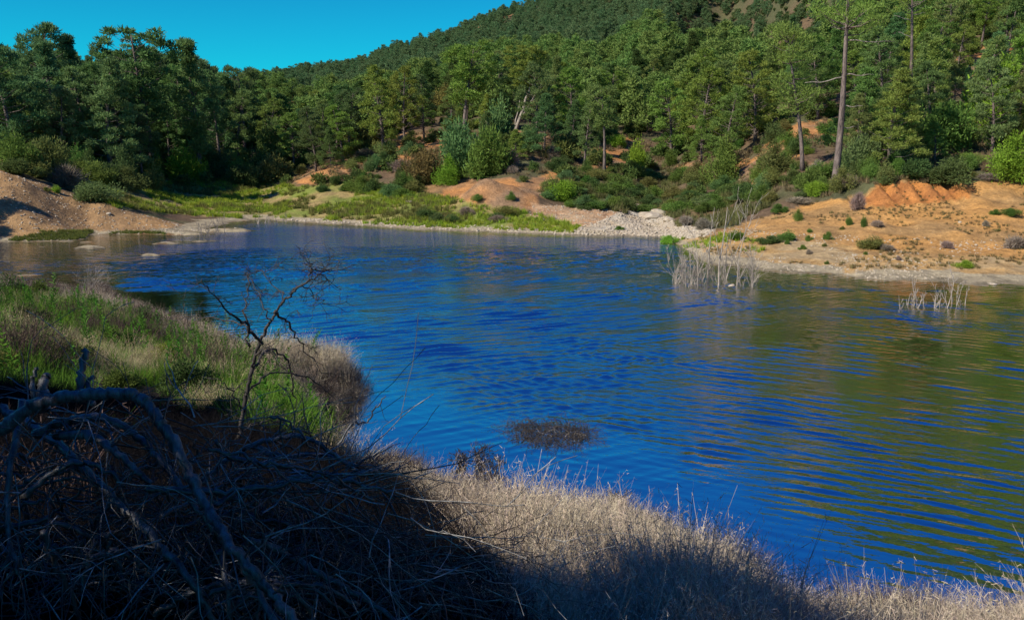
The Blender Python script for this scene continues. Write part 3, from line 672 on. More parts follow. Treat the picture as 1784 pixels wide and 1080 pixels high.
# ------------------------------------------------------------------ shrubs
def bush_mesh(seed, n=5200, card=.085, squash=.8, lobes=15, dry=False, mat=None):
    g = np.random.default_rng(seed); V = []; Q = []; Tt = []; off = 0
    for i in range(lobes):
        a = g.uniform(0, 6.28); q = g.uniform(0, .75)*(i > 0); c = np.array([math.cos(a)*q, math.sin(a)*q, g.uniform(.15, 1.0-.55*q)*squash]); pr = g.uniform(.18, .42)
        m = n//lobes; d = unit(g.normal(size=(m, 3))); pos = c+d*(.15+1.05*g.random((m, 1))**.7)*np.array([pr, pr, pr*squash*1.15])
        pos[:, 2] = np.abs(pos[:, 2])
        dr = unit(d+np.array([0, 0, .5])+g.normal(size=(m, 3))*(.4 if dry else .7))
        v, qd, tt = blades(pos, dr, card*(.6+.8*g.random(m)), card*(.09 if dry else .42)*(.7+.6*g.random(m)), g, np.clip(.3+.5*g.random(m)+.2*(g.random()-.3), 0, 1))
        V.append(v); Q.append(qd+off); Tt.append(tt); off += len(v)
    # stems down to the root
    m = 26; a = g.uniform(0, 6.28, m); tip = np.stack([np.cos(a)*.5*g.random(m), np.sin(a)*.5*g.random(m), g.uniform(.3, .8, m)*squash], -1)
    base = np.zeros((m, 3)); base[:, 2] = -.08; dd = tip-base; L = np.linalg.norm(dd, axis=1)
    v, qd, tt = blades(base, unit(dd), L, np.full(m, .03), g, np.full(m, .1)); V.append(v); Q.append(qd+off); Tt.append(tt)
    return arr_mesh('bush', np.concatenate(V), np.concatenate(Q), mat or M_BUSH, np.concatenate(Tt))
BV = [bush_mesh(400+i, squash=s) for i, s in enumerate((.8, 1.0, .65, .9, 1.25))]
DV = [bush_mesh(420+i, n=3000, card=.26, squash=s, dry=True, mat=M_DRY) for i, s in enumerate((.8, .6))]
LOWB = [bush_mesh(430+i, n=520, card=.26, squash=s, lobes=9) for i, s in enumerate((.8, .65, 1.0))]
BC = {'bright': (.20, .30, .035), 'green': (.120, .185, .040), 'olive': (.175, .185, .055), 'dark': (.085, .125, .040), 'rust': (.21, .16, .055), 'grey': (.24, .19, .145), 'teal': (.13, .20, .070)}
CN = {'bright': 'bright yellow-green', 'green': 'green', 'olive': 'olive', 'dark': 'dark green', 'rust': 'rust-tinged', 'grey': 'dry grey-brown', 'teal': 'blue-green'}
def bush(px, py, wpx, hpx, col, label, name='bush', group=None):
    p = G(px, py, 25)
    if p is None: return
    s = p.y/F; e = mobj(name, (DV[rng.integers(2)] if col == 'grey' else BV[rng.integers(len(BV))]), loc=(p.x, p.y, p.z-.03), color=jit(BC[col]))
    e.scale = (wpx*s*.62, wpx*s*.62, hpx*s*.95); e.rotation_euler.z = rng.uniform(0, 6.28)
    tag(e, label, 'bush', group); return e
for a in [
 (325,318,75,55,'bright','bright yellow-green bush glowing in front of the dark left stand'),
 (365,300,60,50,'olive','olive-yellow bush right behind the brightest bush of the left stand'),
 (250,300,50,70,'bright','tall bright green shrub left of the brightest bush'),
 (225,290,70,110,'teal','pale blue-green young tree rising behind the left bushes'),
 (305,270,60,90,'green','green leafy young tree near the dark trunk of the left stand'),
 (85,315,75,70,'olive','greyish olive shrub at the top edge of the bare left point'),
 (115,328,60,35,'grey','dead grey shrub sprawling beside the bare left point'),
 (140,310,60,50,'green','green shrub behind the dead grey shrub'),
 (168,352,80,34,'teal','feathery light green shrub at the end of the bare left point'),
 (97,336,20,12,'bright','small bright bush in front of the dead grey shrub'),
 (80,333,14,9,'olive','tiny olive bush on the crest of the bare left point'),
 (190,285,55,55,'rust','rusty brown shrub in the dark left stand'),
 (30,295,80,60,'green','green shrub in shade behind the crest at the left edge'),
 (480,295,70,80,'dark','dark shrub in the shaded gully'),
 (540,285,60,60,'teal','light green shrub on the left end of the orange slope'),
 (630,270,70,60,'olive','yellowish green bush above the orange slope'),
 (780,200,55,35,'rust','rust and yellow bush left of the umbrella-crowned pine trunk'),
 (740,322,65,60,'rust','brown-green bush in the middle at the slope foot'),
 (800,305,95,90,'teal','large rounded blue-green pine bush at the centre of the far bank'),
 (855,308,80,80,'green','green bushy sapling right of the large rounded one'),
 (780,322,45,35,'bright','bright green low bush under the large rounded one'),
 (870,250,70,70,'teal','rounded light green shrub between umbrella pine and forked tree'),
 (920,265,50,45,'teal','greyish green shrub under the forked tree'),
 (985,275,75,50,'olive','yellowish bush at the left of the bare patch with trunks'),
 (1112,300,38,52,'bright','vivid green little tree in the bare patch above the thicket'),
 (1075,258,32,22,'bright','small bright bush high on the bare patch'),
 (1258,322,62,55,'green','dense green bush with bright top on the orange bank'),
 (982,352,48,36,'bright','light green young shrub at the left end of the thicket'),
 (960,340,45,30,'olive','olive bush next to the light green young shrub'),
 (1150,155,32,18,'bright','small bright bush on the bare patch high on the slope'),
 (1155,130,60,30,'teal','broad grey-green bush above a small bright one high on the slope'),
 (1740,240,110,90,'bright','large yellow-green leafy bush at the right edge'),
 (1765,320,75,60,'bright','bright green bush right at the photo edge above the beach'),
 (1640,265,110,80,'green','wide green bush right of the reddish trunk'),
 (1560,270,80,95,'green','tall green bush between the two long trunks'),
 (1500,300,60,60,'teal','blue-green bush right beside the tallest bare trunk'),
 (1415,330,50,45,'green','green bush left of the tallest trunk'),
 (1420,342,40,25,'bright','low light bush left of the tallest trunk foot'),
 (1350,305,60,40,'olive','yellow-brown bush left of the leaning pine'),
 (1300,345,50,25,'dark','low dark green mat of shrub on the bank over the beach'),
 (1600,312,80,40,'dark','dark heather-like shrub overhanging the orange cut bank'),
 (1655,318,90,42,'dark','dark drooping shrub over the right end of the cut bank'),
 (1540,322,40,35,'olive','olive shrub at the left end of the cut bank'),
 (1495,366,26,26,'grey','wilted dark bush below the cut bank'),
 (1478,393,14,16,'green','small upright plant on the sand, left of a pair'),
 (1504,396,14,20,'green','small upright plant on the sand, right of a pair'),
 (1442,417,16,14,'green','little round green plant alone on the stony beach'),
 (1408,419,14,12,'green','little green plant beside the green strip of the beach'),
 (1372,420,36,18,'green','right clump of the low green strip on the beach'),
 (1345,424,44,16,'dark','left clump of the low green strip on the beach'),
 (1398,434,14,10,'green','tiny green plant below the green strip'),
 (1518,434,52,20,'olive','largest low bush in the middle of the beach'),
 (1545,436,26,13,'grey','dry low bush right of the largest beach bush'),
 (1528,398,20,14,'grey','dry brown tuft up on the sand'),
 (1650,433,20,16,'grey','dry tuft on the beach right of the middle'),
 (1760,377,34,13,'green','green plant row at the far right of the sand'),
 (1735,374,18,12,'green','green plant left of the row at the far right'),
 (1768,434,34,28,'grey','dry brown shrub at the right edge of the beach'),
 (1680,466,34,9,'bright','low bright green patch plant near the right waterline'),
 (1775,432,20,18,'green','green plant behind the dry brown shrub at the edge'),
 (1390,385,18,14,'green','small plant at the upper edge of the sand'),
 (1355,372,28,18,'green','green plant where sand meets the bushes'),
 (1280,418,40,16,'green','green clump behind the drowned saplings'),
 (1225,400,30,18,'grey','greyish dry bush behind the drowned saplings'),
 (1195,393,26,20,'grey','greyish bush beside the pale stones'),
 (890,350,18,10,'green','small bush on the orange mound'),
 (832,352,20,12,'green','small green bush left of the orange mound'),
 (1078,400,16,8,'green','small green plant among pale stones'),
 (1165,424,30,14,'bright','light green plant at the tip of the right bank'),
]:
    bush(*a)
# shrub cover: grouped by zone
def bushes_in(poly, n, wr, hr, cols, phrase, group, seed):
    g = np.random.default_rng(seed); xs = [p[0] for p in poly]; ys = [p[1] for p in poly]; k = 0; t = 0
    while k < n and t < n*30:
        t += 1; px = g.uniform(min(xs), max(xs)); py = g.uniform(min(ys), max(ys))
        if not inpoly(np.array([px]), np.array([py]), poly)[0]: continue
        c = cols[g.integers(len(cols))]; w = g.uniform(*wr); h = g.uniform(*hr); k += 1
        q = (w-wr[0])/(wr[1]-wr[0]); sz = 'small' if q < .33 else ('mid-size' if q < .66 else 'wide')
        bush(px, py, w, h, c, '%s %s bush %s' % (sz, CN[c], where(px, py)), group=group)
bushes_in([(920,345),(1000,300),(1100,300),(1250,305),(1310,340),(1280,370),(1180,375),(1100,372),(960,358)], 78, (24,52), (10,22), ['green','dark','olive','teal','green'], 'in the thicket along the creek mouth', 'bushes of the creek thicket', 1)
bushes_in([(510,332),(620,312),(760,318),(790,345),(680,350),(520,345)], 18, (26,50), (14,24), ['green','dark','olive','teal'], 'on the terrace below the orange slope', 'bushes on the terrace', 2)
bushes_in([(0,300),(0,280),(400,300),(500,312),(500,330),(200,338),(150,322)], 34, (40,70), (28,50), ['dark','dark','green','olive'], 'under the dark left stand', 'bushes under the left stand', 3)
bushes_in([(430,310),(520,300),(620,262),(760,225),(900,260),(1000,262),(1000,300),(800,318),(640,300)], 40, (18,40), (10,26), ['olive','dark','green','grey','teal'], 'dotting the bare brown slope', 'bushes on the brown slope', 4)
bushes_in([(690,380),(890,372),(910,390),(740,390)], 9, (26,46), (10,18), ['dark','grey','olive'], 'in the dark band above the far shoreline', 'low bushes along the far shoreline', 5)
bushes_in([(1290,330),(1400,260),(1530,280),(1784,270),(1784,318),(1560,315),(1440,345),(1300,370)], 54, (18,50), (10,32), ['green','olive','dark','teal','grey','green'], 'above the right beach', 'bushes above the right beach', 6)
bushes_in([(1000,300),(1100,240),(1440,200),(1784,200),(1784,270),(1290,290)], 34, (22,50), (14,40), ['green','olive','dark','bright','green'], 'under the pines of the right slope', 'bushes on the right slope', 7)
bushes_in([(1280,460),(1340,400),(1784,390),(1784,480),(1400,468)], 12, (7,14), (5,10), ['grey','green','olive'], 'scattered on the open beach', 'little plants on the beach', 8)
# undergrowth further up: uncountable
N = 7500; d = np.sqrt(rng.uniform(60**2, 200**2, N)); u = rng.uniform(-.7, .66, N); x = u*d; z = T(x, d); px, py = proj(x, d, z)
keep = (py < np.interp(px, [0, 200, 500, 700, 900, 1000, 1250, 1330, 1500, 1800], [290, 325, 325, 318, 320, 365, 365, 345, 318, 318])) & (z > 1)
for zp in Z_ORANGE[:2]+Z_ORANGE[3:5]: keep &= ~inpoly(px, py, zp)
for c in CLEAR[:2]+CLEAR[3:4]: keep &= ~(inpoly(px, py, c) & (rng.random(N) < .7))
keep &= fbm(x, d, 7, 3, 61) > np.where(x > 0, .0, -.15)
x, y, z = x[keep], d[keep], z[keep]; k = len(x); s = rng.uniform(.35, 1.3, k)*np.clip((y-40)/60, .45, 1)
geo_scatter('undergrowth', 'low scrub covering the forest floor between the pines', 'undergrowth', np.stack([x, y, z-.05], -1), np.stack([np.zeros(k)]*2+[rng.uniform(0, 6.28, k)], -1), np.stack([s*1.1, s*1.1, s], -1), LOWB, (.115, .155, .042))
N = 9000; d = np.sqrt(rng.uniform(190**2, 430**2, N)); u = rng.uniform(-.1, .66, N); x = u*d; z = T(x, d); px, py = proj(x, d, z)
keep = (py > -60) & (fbm(x, d, 9, 3, 62) > -.2); x, y, z = x[keep], d[keep], z[keep]; k = len(x); s = rng.uniform(.6, 1.7, k)
geo_scatter('hill_scrub', 'low scrub dotting the open parts of the big hill', 'scrub', np.stack([x, y, z-.05], -1), np.stack([np.zeros(k)]*2+[rng.uniform(0, 6.28, k)], -1), np.stack([s*1.2, s*1.2, s], -1), LOWB, (.105, .140, .050))
# ------------------------------------------------------------------ grass
def tuft_mesh(seed, n, h, w, spread, mat, bend=.5, name='tuft', twig=False):
    g = np.random.default_rng(seed); seg = 3
    a = g.uniform(0, 6.28, n); q = g.random(n)**.6*spread*.5
    p = np.stack([np.cos(a)*q, np.sin(a)*q, np.full(n, -.02)], -1)
    az = a+g.normal(0, .8, n); lean = g.uniform(.05, bend, n)
    H = h*g.uniform(.45, 1.1, n); Wd = w*g.uniform(.6, 1.2, n); tn = g.random(n)
    V = []; Q = []; Tt = []
    sd = np.stack([-np.sin(az+g.normal(0, 1, n)), np.cos(az), np.zeros(n)], -1)
    rows = []
    for s in range(seg+1):
        t = s/seg; c = p+np.stack([np.cos(az)*lean*H*t**1.6, np.sin(az)*lean*H*t**1.6, H*(t-.22*lean*t*t)], -1)
        ww = Wd*(1-.8*t); rows.append((c-sd*ww[:, None]/2, c+sd*ww[:, None]/2))
    V = np.concatenate([np.stack(r, 1).reshape(-1, 3) for r in rows]); Q = []
    for s in range(seg):
        b = s*2*n; i = np.arange(n)*2
        Q.append(np.stack([b+i, b+i+1, b+2*n+i+1, b+2*n+i], -1))
    Q = np.concatenate(Q); tt = np.tile(np.repeat(tn, 2), seg+1)
    if twig:       # short side twigs, seed heads
        m = n*9; src = g.integers(0, n, m); t = g.uniform(.35, 1, m)
        c = p[src]+np.stack([np.cos(az[src])*lean[src]*H[src]*t**1.6, np.sin(az[src])*lean[src]*H[src]*t**1.6, H[src]*(t-.22*lean[src]*t*t)], -1)
        v2, q2, t2 = blades(c, unit(g.normal(size=(m, 3))+np.array([0, 0, .7])), h*g.uniform(.02, .08, m), np.full(m, w*.7), g, np.clip(tn[src]+.15, 0, 1))
        q2 = q2+len(V); V = np.concatenate([V, v2]); Q = np.concatenate([Q, q2]); tt = np.concatenate([tt, t2])
    return arr_mesh(name, V, Q, mat, tt)
def scatter_region(name, label, cat, cx, variants, color, smin, smax, tiltv=.15):
    x, y = cx; z = T(x, y); k = len(x); s = rng.uniform(smin, smax, k)
    if name.endswith(('bank_grass', 'bank_scrub')): s = s*np.clip(.55+z*.7, .5, 1)*np.clip(1+fbm(x, y, 1.1, 3, 93)*.9, .45, 1.5)
    return geo_scatter(name, label, cat, np.stack([x, y, z], -1), np.stack([rng.normal(0, tiltv, k), rng.normal(0, tiltv, k), rng.uniform(0, 6.28, k)], -1), np.stack([s, s, s*rng.uniform(.8, 1.2, k)], -1), variants, color)
HEAP = [(-200,670),(60,700),(260,672),(430,770),(650,815),(800,960),(900,1090),(900,1400),(-200,1400)]
FG = [tuft_mesh(500+i, 40, .5, .05, .5, M_BUSH, .6) for i in range(3)]
def pts_screen(n, poly, cond=None, dmin=30, dmax=125, xr=(-.62, .62)):
    d = np.sqrt(rng.uniform(dmin**2, dmax**2, n)); u = rng.uniform(*xr, n); x = u*d; z = T(x, d); px, py = proj(x, d, z)
    k = inpoly(px, py, poly) & (z > .03)
    if cond is not None: k &= cond(x, d, z, px, py)
    return x[k], d[k]
scatter_region('flat_green_grass', 'fresh green grass and weeds on the flat behind the far shore', 'grass',
    pts_screen(60000, Z_FLAT, lambda x, y, z, px, py: (fbm(x, y, 4, 3, 70) > -.12) & (z > .12)), FG, (.26, .33, .04), .35, .9)
scatter_region('flat_olive_grass', 'olive and brownish rushes among the green flat', 'grass',
    pts_screen(30000, Z_FLAT, lambda x, y, z, px, py: (fbm(x, y, 5, 3, 71) > .05) & (z > .2)), FG, (.17, .17, .05), .5, 1.1)
scatter_region('shore_lime_grass', 'bright lime grass fringe along the far shoreline', 'grass',
    pts_screen(16000, [(560,392),(700,385),(960,390),(1010,396),(1000,406),(760,402)], lambda x, y, z, px, py: (fbm(x, y, 3, 3, 72) > -.1) & (z > .12)), FG, (.27, .38, .03), .3, .7)
scatter_region('point_lime_grass', 'lime grass at the tip of the right bank', 'grass',
    pts_screen(16000, [(1115,436),(1180,418),(1260,408),(1330,412),(1330,440),(1200,432)], lambda x, y, z, px, py: fbm(x, y, 2, 3, 73) > .0, 40, 60), FG, (.24, .33, .035), .25, .6)
scatter_region('lobe_shore_grass', 'thin green strip of grass at the foot of the bare left point', 'grass',
    pts_screen(26000, [(0,405),(160,402),(280,405),(300,412),(0,428)], lambda x, y, z, px, py: fbm(x, y, 2.5, 3, 74) > .05, 50, 66, (-.7, -.3)), FG, (.14, .16, .04), .2, .45)
scatter_region('beach_dry_grass', 'thin dry grass sprinkled over the beach', 'grass',
    pts_screen(9000, Z_BEACH, lambda x, y, z, px, py: (fbm(x, y, 3, 3, 75) > .12) & (z > .2), 34, 58), FG, (.20, .16, .07), .15, .4)
scatter_region('creek_slope_scrub', 'dry grass and scrub on the slope round the creek thicket', 'grass',
    pts_screen(26000, [(940,335),(1000,300),(1120,290),(1310,320),(1340,360),(1280,395),(1180,395),(1150,370),(1080,372)], lambda x, y, z, px, py: (fbm(x, y, 3, 3, 76) > -.15) & (z > .3), 45, 110), FG, (.16, .16, .06), .5, 1.3)
scatter_region('slope_straw', 'straw and dead grass on the bare parts of the slope', 'grass',
    pts_screen(26000, [(480,325),(620,262),(760,225),(1000,235),(1300,215),(1540,205),(1784,200),(1784,320),(1540,318),(1440,345),(1000,310),(760,300)], lambda x, y, z, px, py: (fbm(x, y, 3, 3, 77) > -.05), 50, 135), FG, (.22, .17, .09), .4, 1.1)
# near bank ------------------------------------------------------
TD = [tuft_mesh(520+i, 90, .50, .005, .5, M_DRY, 1.1, twig=True) for i in range(4)]
TG = [tuft_mesh(530+i, 55, .5, .014, .4, M_BUSH, .7) for i in range(3)]
def near_pts(n, cond, ymax=36, xr=(-22, 9), ymin=2):
    x = rng.uniform(*xr, n); y = rng.uniform(ymin, ymax, n); z = T(x, y); px, py = proj(x, y, z)
    k = (z > -.06) & (px > -150) & (px < 1950) & (py < 1300) & cond(x, y, z, px, py) & (~inpoly(px, py, HEAP) | (rng.random(n) < .015)) & ~inpoly(px, py, [(545,700),(600,712),(700,745),(700,800),(640,800),(600,780),(555,745)]); return x[k], y[k]
dry = lambda x, y, z, px, py: ((px > 1000) | (z > .26+fbm(x, y, 1.2, 2, 87)*.12) | (rng.random(len(x)) < .15)) & ((y < 18) & (px > 560+fbm(x, y, 2, 3, 80)*120)) | ((z < .75+fbm(x, y, 2, 3, 81)*.25) & (px <= 650))
scatter_region('dry_bank_grass', 'pale dry twiggy grass covering the near bank down to the water', 'grass',
    near_pts(52000, lambda x, y, z, px, py: dry(x, y, z, px, py) & (rng.random(len(x)) < np.where(y < 17, 1, .8)) & (y > 4.2) & (px > 560-600*(y > 8)) & ((y > 7) | (px > 840) | (rng.random(len(x)) < .12))), TD, (.40, .33, .24), .42, 1.0, .3)
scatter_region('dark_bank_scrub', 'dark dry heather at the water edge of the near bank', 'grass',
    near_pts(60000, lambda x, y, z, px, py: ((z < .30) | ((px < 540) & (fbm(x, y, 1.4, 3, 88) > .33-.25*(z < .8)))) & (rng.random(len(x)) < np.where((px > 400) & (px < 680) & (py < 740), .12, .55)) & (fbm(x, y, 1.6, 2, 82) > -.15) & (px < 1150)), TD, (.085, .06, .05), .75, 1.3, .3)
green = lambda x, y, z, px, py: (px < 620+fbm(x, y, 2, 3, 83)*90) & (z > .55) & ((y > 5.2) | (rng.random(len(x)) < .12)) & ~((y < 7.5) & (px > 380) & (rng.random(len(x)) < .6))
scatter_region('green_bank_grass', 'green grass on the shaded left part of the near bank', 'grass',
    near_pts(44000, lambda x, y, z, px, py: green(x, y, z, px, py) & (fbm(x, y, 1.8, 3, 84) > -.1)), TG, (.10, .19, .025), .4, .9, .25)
scatter_region('straw_bank_grass', 'straw grass mixed into the green left bank', 'grass',
    near_pts(26000, lambda x, y, z, px, py: green(x, y, z, px, py) & (fbm(x, y, 1.8, 3, 84) < .06)), TD, (.40, .33, .19), .4, .8, .3)
scatter_region('dark_twiggy_patches', 'dark twiggy patches among the pale dry grass', 'grass', near_pts(30000, lambda x, y, z, px, py: (px > 600) & (y > 5) & (fbm(x, y, 1.3, 3, 89) > .12)), TD, (.10, .075, .055), .6, 1.0, .3)
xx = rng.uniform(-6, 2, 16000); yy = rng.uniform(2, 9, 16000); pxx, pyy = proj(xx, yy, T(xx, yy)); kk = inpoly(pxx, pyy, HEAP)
scatter_region('shade_black_litter', 'dead leaves and twigs coloured near-black for shade under the brush heap', 'litter', (xx[kk], yy[kk]), TD, (.012, .011, .012), .25, .6, .5)  # near-black tuft colour stands in for shade between the heap limbs
# leafy ground weeds near the pile
def weed_mesh(seed, h=.9, n=60, leaf=.07, mat=None):
    g = np.random.default_rng(seed); V = []; Q = []; off = 0; Tt = []
    m = n; t = g.uniform(.08, 1, m); a = g.uniform(0, 6.28, m); st = np.stack([.04*np.sin(t*4+seed), .04*np.cos(t*3), h*t], -1)
    dr = unit(np.stack([np.cos(a), np.sin(a), g.uniform(.3, 1.1, m)], -1))
    v, q, tt = blades(st, dr, leaf*(1.4-t)*g.uniform(1., 2.2, m), leaf*.34*g.uniform(.8, 1.2, m), g, .35+.5*g.random(m)); V.append(v); Q.append(q); Tt.append(tt); off = len(v)
    ks = np.linspace(0, .95, 7); c = np.stack([.04*np.sin(ks*4+seed), .04*np.cos(ks*3), h*ks-.02], -1)
    v, q, tt = blades(c[:-1], unit(c[1:]-c[:-1]), np.linalg.norm(c[1:]-c[:-1], axis=1)*1.05, np.full(6, .012), g, np.full(6, .3)); V.append(v); Q.append(q+off); Tt.append(tt)
    return arr_mesh('weed', np.concatenate(V), np.concatenate(Q), mat or M_BUSH, np.concatenate(Tt))
WV = [weed_mesh(600+i) for i in range(4)]
scatter_region('leafy_bank_weeds', 'dense leafy green weeds on the left near bank', 'weeds',
    near_pts(9000, lambda x, y, z, px, py: green(x, y, z, px, py) & (y > 4.5) & (fbm(x, y, 2.2, 3, 86) > -.05)), WV, (.08, .19, .025), .3, .85, .15)
for px, py, hp, col, lab in [(100,548,75,(.14,.22,.05),'tall pale green weed stalk by the water at the far left'),
     (150,600,85,(.12,.21,.04),'tall leafy weed stalk standing out before the dry shrub'), (62,590,70,(.06,.12,.03),'dark weed stalk close to the left photo edge'),
     (232,600,55,(.06,.12,.03),'thin dark stalk among the green weeds'), (375,640,55,(.11,.2,.04),'light green weed behind the bare sapling'),
     (395,575,40,(.16,.22,.06),'pale green weed at the bank corner right of the weeds')]:
    p = G(px, py, 3); o = mobj('weed_stalk', WV[px % 4], loc=p, color=col); s = hp*p.y/F/.9; o.scale = (s*1.1, s*1.1, s); tag(o, lab, 'weed')
for px, py, w, h, c, lab in [(18,535,80,60,'dark','tall dark green shrub at the left edge of the bank'),(75,530,60,50,'green','leafy green shrub by the water near the left edge'),(125,560,60,45,'green','second leafy shrub by the water at the left'),(50,575,90,55,'dark','dark leafy weed clump at the left edge by the water'),(200,610,80,50,'green','green weed clump under the thin dark stalk'),(255,585,70,60,'dark','dark bushy weed by the shore at the left'),
     (120,640,110,60,'green','wide green weed clump behind the root stubs'),(330,690,110,80,'dark','large dark green weed left of the bare sapling'),(290,640,70,50,'bright','yellow-green weed clump behind the large dark one'),
     (20,660,90,60,'olive','olive weed clump at the left edge above the heap'),(395,740,90,60,'dark','dark weed clump at the foot of the bare sapling'),(480,700,80,40,'grey','grey dry clump right of the bare sapling'),(215,690,80,60,'green','green weed clump right of the root stubs'),
     (440,640,60,35,'grey','grey dry clump behind the bare sapling'),(500,760,80,40,'olive','olive low clump right of the sapling foot'),(640,880,70,40,'dark','dark low clump in the heap edge')]:
    p = G(px, py, 3); sc_ = p.y/F; o = mobj('weed_clump', DV[0] if c == 'grey' else BV[px % 5], loc=p, color=jit(tuple(v*.75 for v in BC[c]))); o.scale = (w*sc_*.55, w*sc_*.55, h*sc_*.8); tag(o, lab, 'weed')
p = G(1020, 1065, 3); o = mobj('sprig', WV[1], loc=p, color=(.06, .11, .02)); o.scale = (.55, .55, .36); tag(o, 'small dark green sprig alone in the dry grass', 'plant')
# ------------------------------------------------------------------ branching wood
def branch(mb, p, d, L, r, g, lvl, wob=.25, up=.0, seg=6, sides=5, kids=(3, 5), ang=.8, shrink=.55, minr=.002):
    pts = [np.array(p, float)]; d = np.array(d, float)/np.linalg.norm(d); dirs = [d]
    for i in range(seg):
        d = d+g.normal(size=3)*wob*.5+np.array([0, 0, up]); d = d/np.linalg.norm(d); dirs.append(d); pts.append(pts[-1]+d*L/seg)
    rad = [max(minr, r*(1-.75*i/seg)) for i in range(seg+1)]
    mb.tube(pts, rad, sides if r > .008 else 3, False)
    if lvl > 0:
        for k in range(g.integers(*kids)+0):
            i = g.integers(1, seg+1); a = g.normal(size=3); a = a-dirs[i]*a.dot(dirs[i]); a /= np.linalg.norm(a)+1e-9
            nd = dirs[i]*math.cos(ang)+a*math.sin(ang)
            branch(mb, pts[i], nd, L*shrink*g.uniform(.6, 1.2), max(minr, rad[i]*.6), g, lvl-1, wob, up, max(3, seg-1), sides, kids, ang, shrink, minr)
# drowned saplings
def sapling(px, py, hpx, lab, name='drowned_sapling', kids=(3, 6), seed=None, r=.022, mat=M_PALE, group=None, spread=.0, lvl=2, lean=0.):
    d = dwater(py); p = P(px, py, d); g = np.random.default_rng(seed or int(px*7+py)); mb = MB(); H = hpx*d/F
    branch(mb, (0, 0, -.3), (lean+g.normal(0, .05), g.normal(0, .05), 1), H+.3, r*1.4, g, lvl, .12, .05, 8, 5, kids, .5, .42, .007)
    o = mobj(name, mb.mesh(name, mat), loc=(p[0], p[1], 0)); tag(o, lab, 'dead tree', group); return o
for px, py, h, r, lab in [(1233,492,112,.030,'tall grey drowned sapling left of the middle of the big clump'), (1252,497,138,.034,'tallest thick drowned trunk in the big clump in the water'),
      (1262,490,80,.026,'sapling leaning right against the tallest drowned trunk'), (1285,497,112,.022,'thin straight drowned sapling right of the grey boulder'),
      (1311,492,70,.022,'rightmost upright drowned sapling of the big clump'), (1205,494,60,.024,'mid-height drowned sapling in the left half of the big clump'), (1215,497,95,.022,'slim drowned sapling with pale bark left of the tall grey one')]:
    sapling(px, py, h, lab, r=r)
sapling(1262, 486, 120, 'long leaning bare pole crossing behind the drowned clump', lean=.25, r=.02)
g8 = np.random.default_rng(8)
for i in range(36):
    px = g8.uniform(1168, 1268) if i < 28 else g8.uniform(1290, 1328)
    sapling(px, g8.uniform(486, 500), g8.uniform(16, 50), 'pale drowned shrub '+('at the left end' if px < 1195 else 'left of the middle' if px < 1225 else 'round the tallest trunk' if px < 1280 else 'at the right end')+' of the big clump', 'drowned_shrub', (4, 8), 900+i, .013, group='drowned shrubs of the big clump', lean=g8.normal(0, .25))
for i in range(18):
    px = 1570+i*6.6+g8.uniform(-3, 3)
    hh = g8.uniform(14, 34)+ (22 if i in (5, 11, 13) else 0)
    sapling(px, g8.uniform(528, 538), hh, 'taller bare stem of the small drowned clump on the right' if hh > 36 else 'short bare shrub of the small drowned clump on the right', 'drowned_shrub', (2, 5), 940+i, .016, group='drowned shrubs of the small right clump', lean=g8.normal(0, .2))
for i in range(9):
    sapling(448+i*6, 388+g8.uniform(-1, 2), g8.uniform(8, 14), 'whitish drowned shrub close to the far shore', 'drowned_shrub', (2, 5), 970+i, .03, group='whitish drowned shrubs by the far shore', lean=g8.normal(0, .3))
for i in range(9):
    sapling(350+i*5, 413-i*.6, g8.uniform(12, 26), 'brown bare shrub on the mud spit at the left', 'drowned_shrub', (3, 6), 990+i, .02, group='bare shrubs on the mud spit', lean=g8.normal(0, .35), mat=M_GREY)
for i in range(5):
    sapling(238+i*9, 440+g8.uniform(-3, 3), g8.uniform(8, 16), 'thin dark twig bush between the mud islets', 'drowned_shrub', (2, 4), 1010+i, .012, group='twig bushes between the mud islets', mat=M_DEAD)
sapling(756, 428, 22, 'single thin stalk sticking out of open water', 'lone_stalk', (1, 2), 1020, .01)
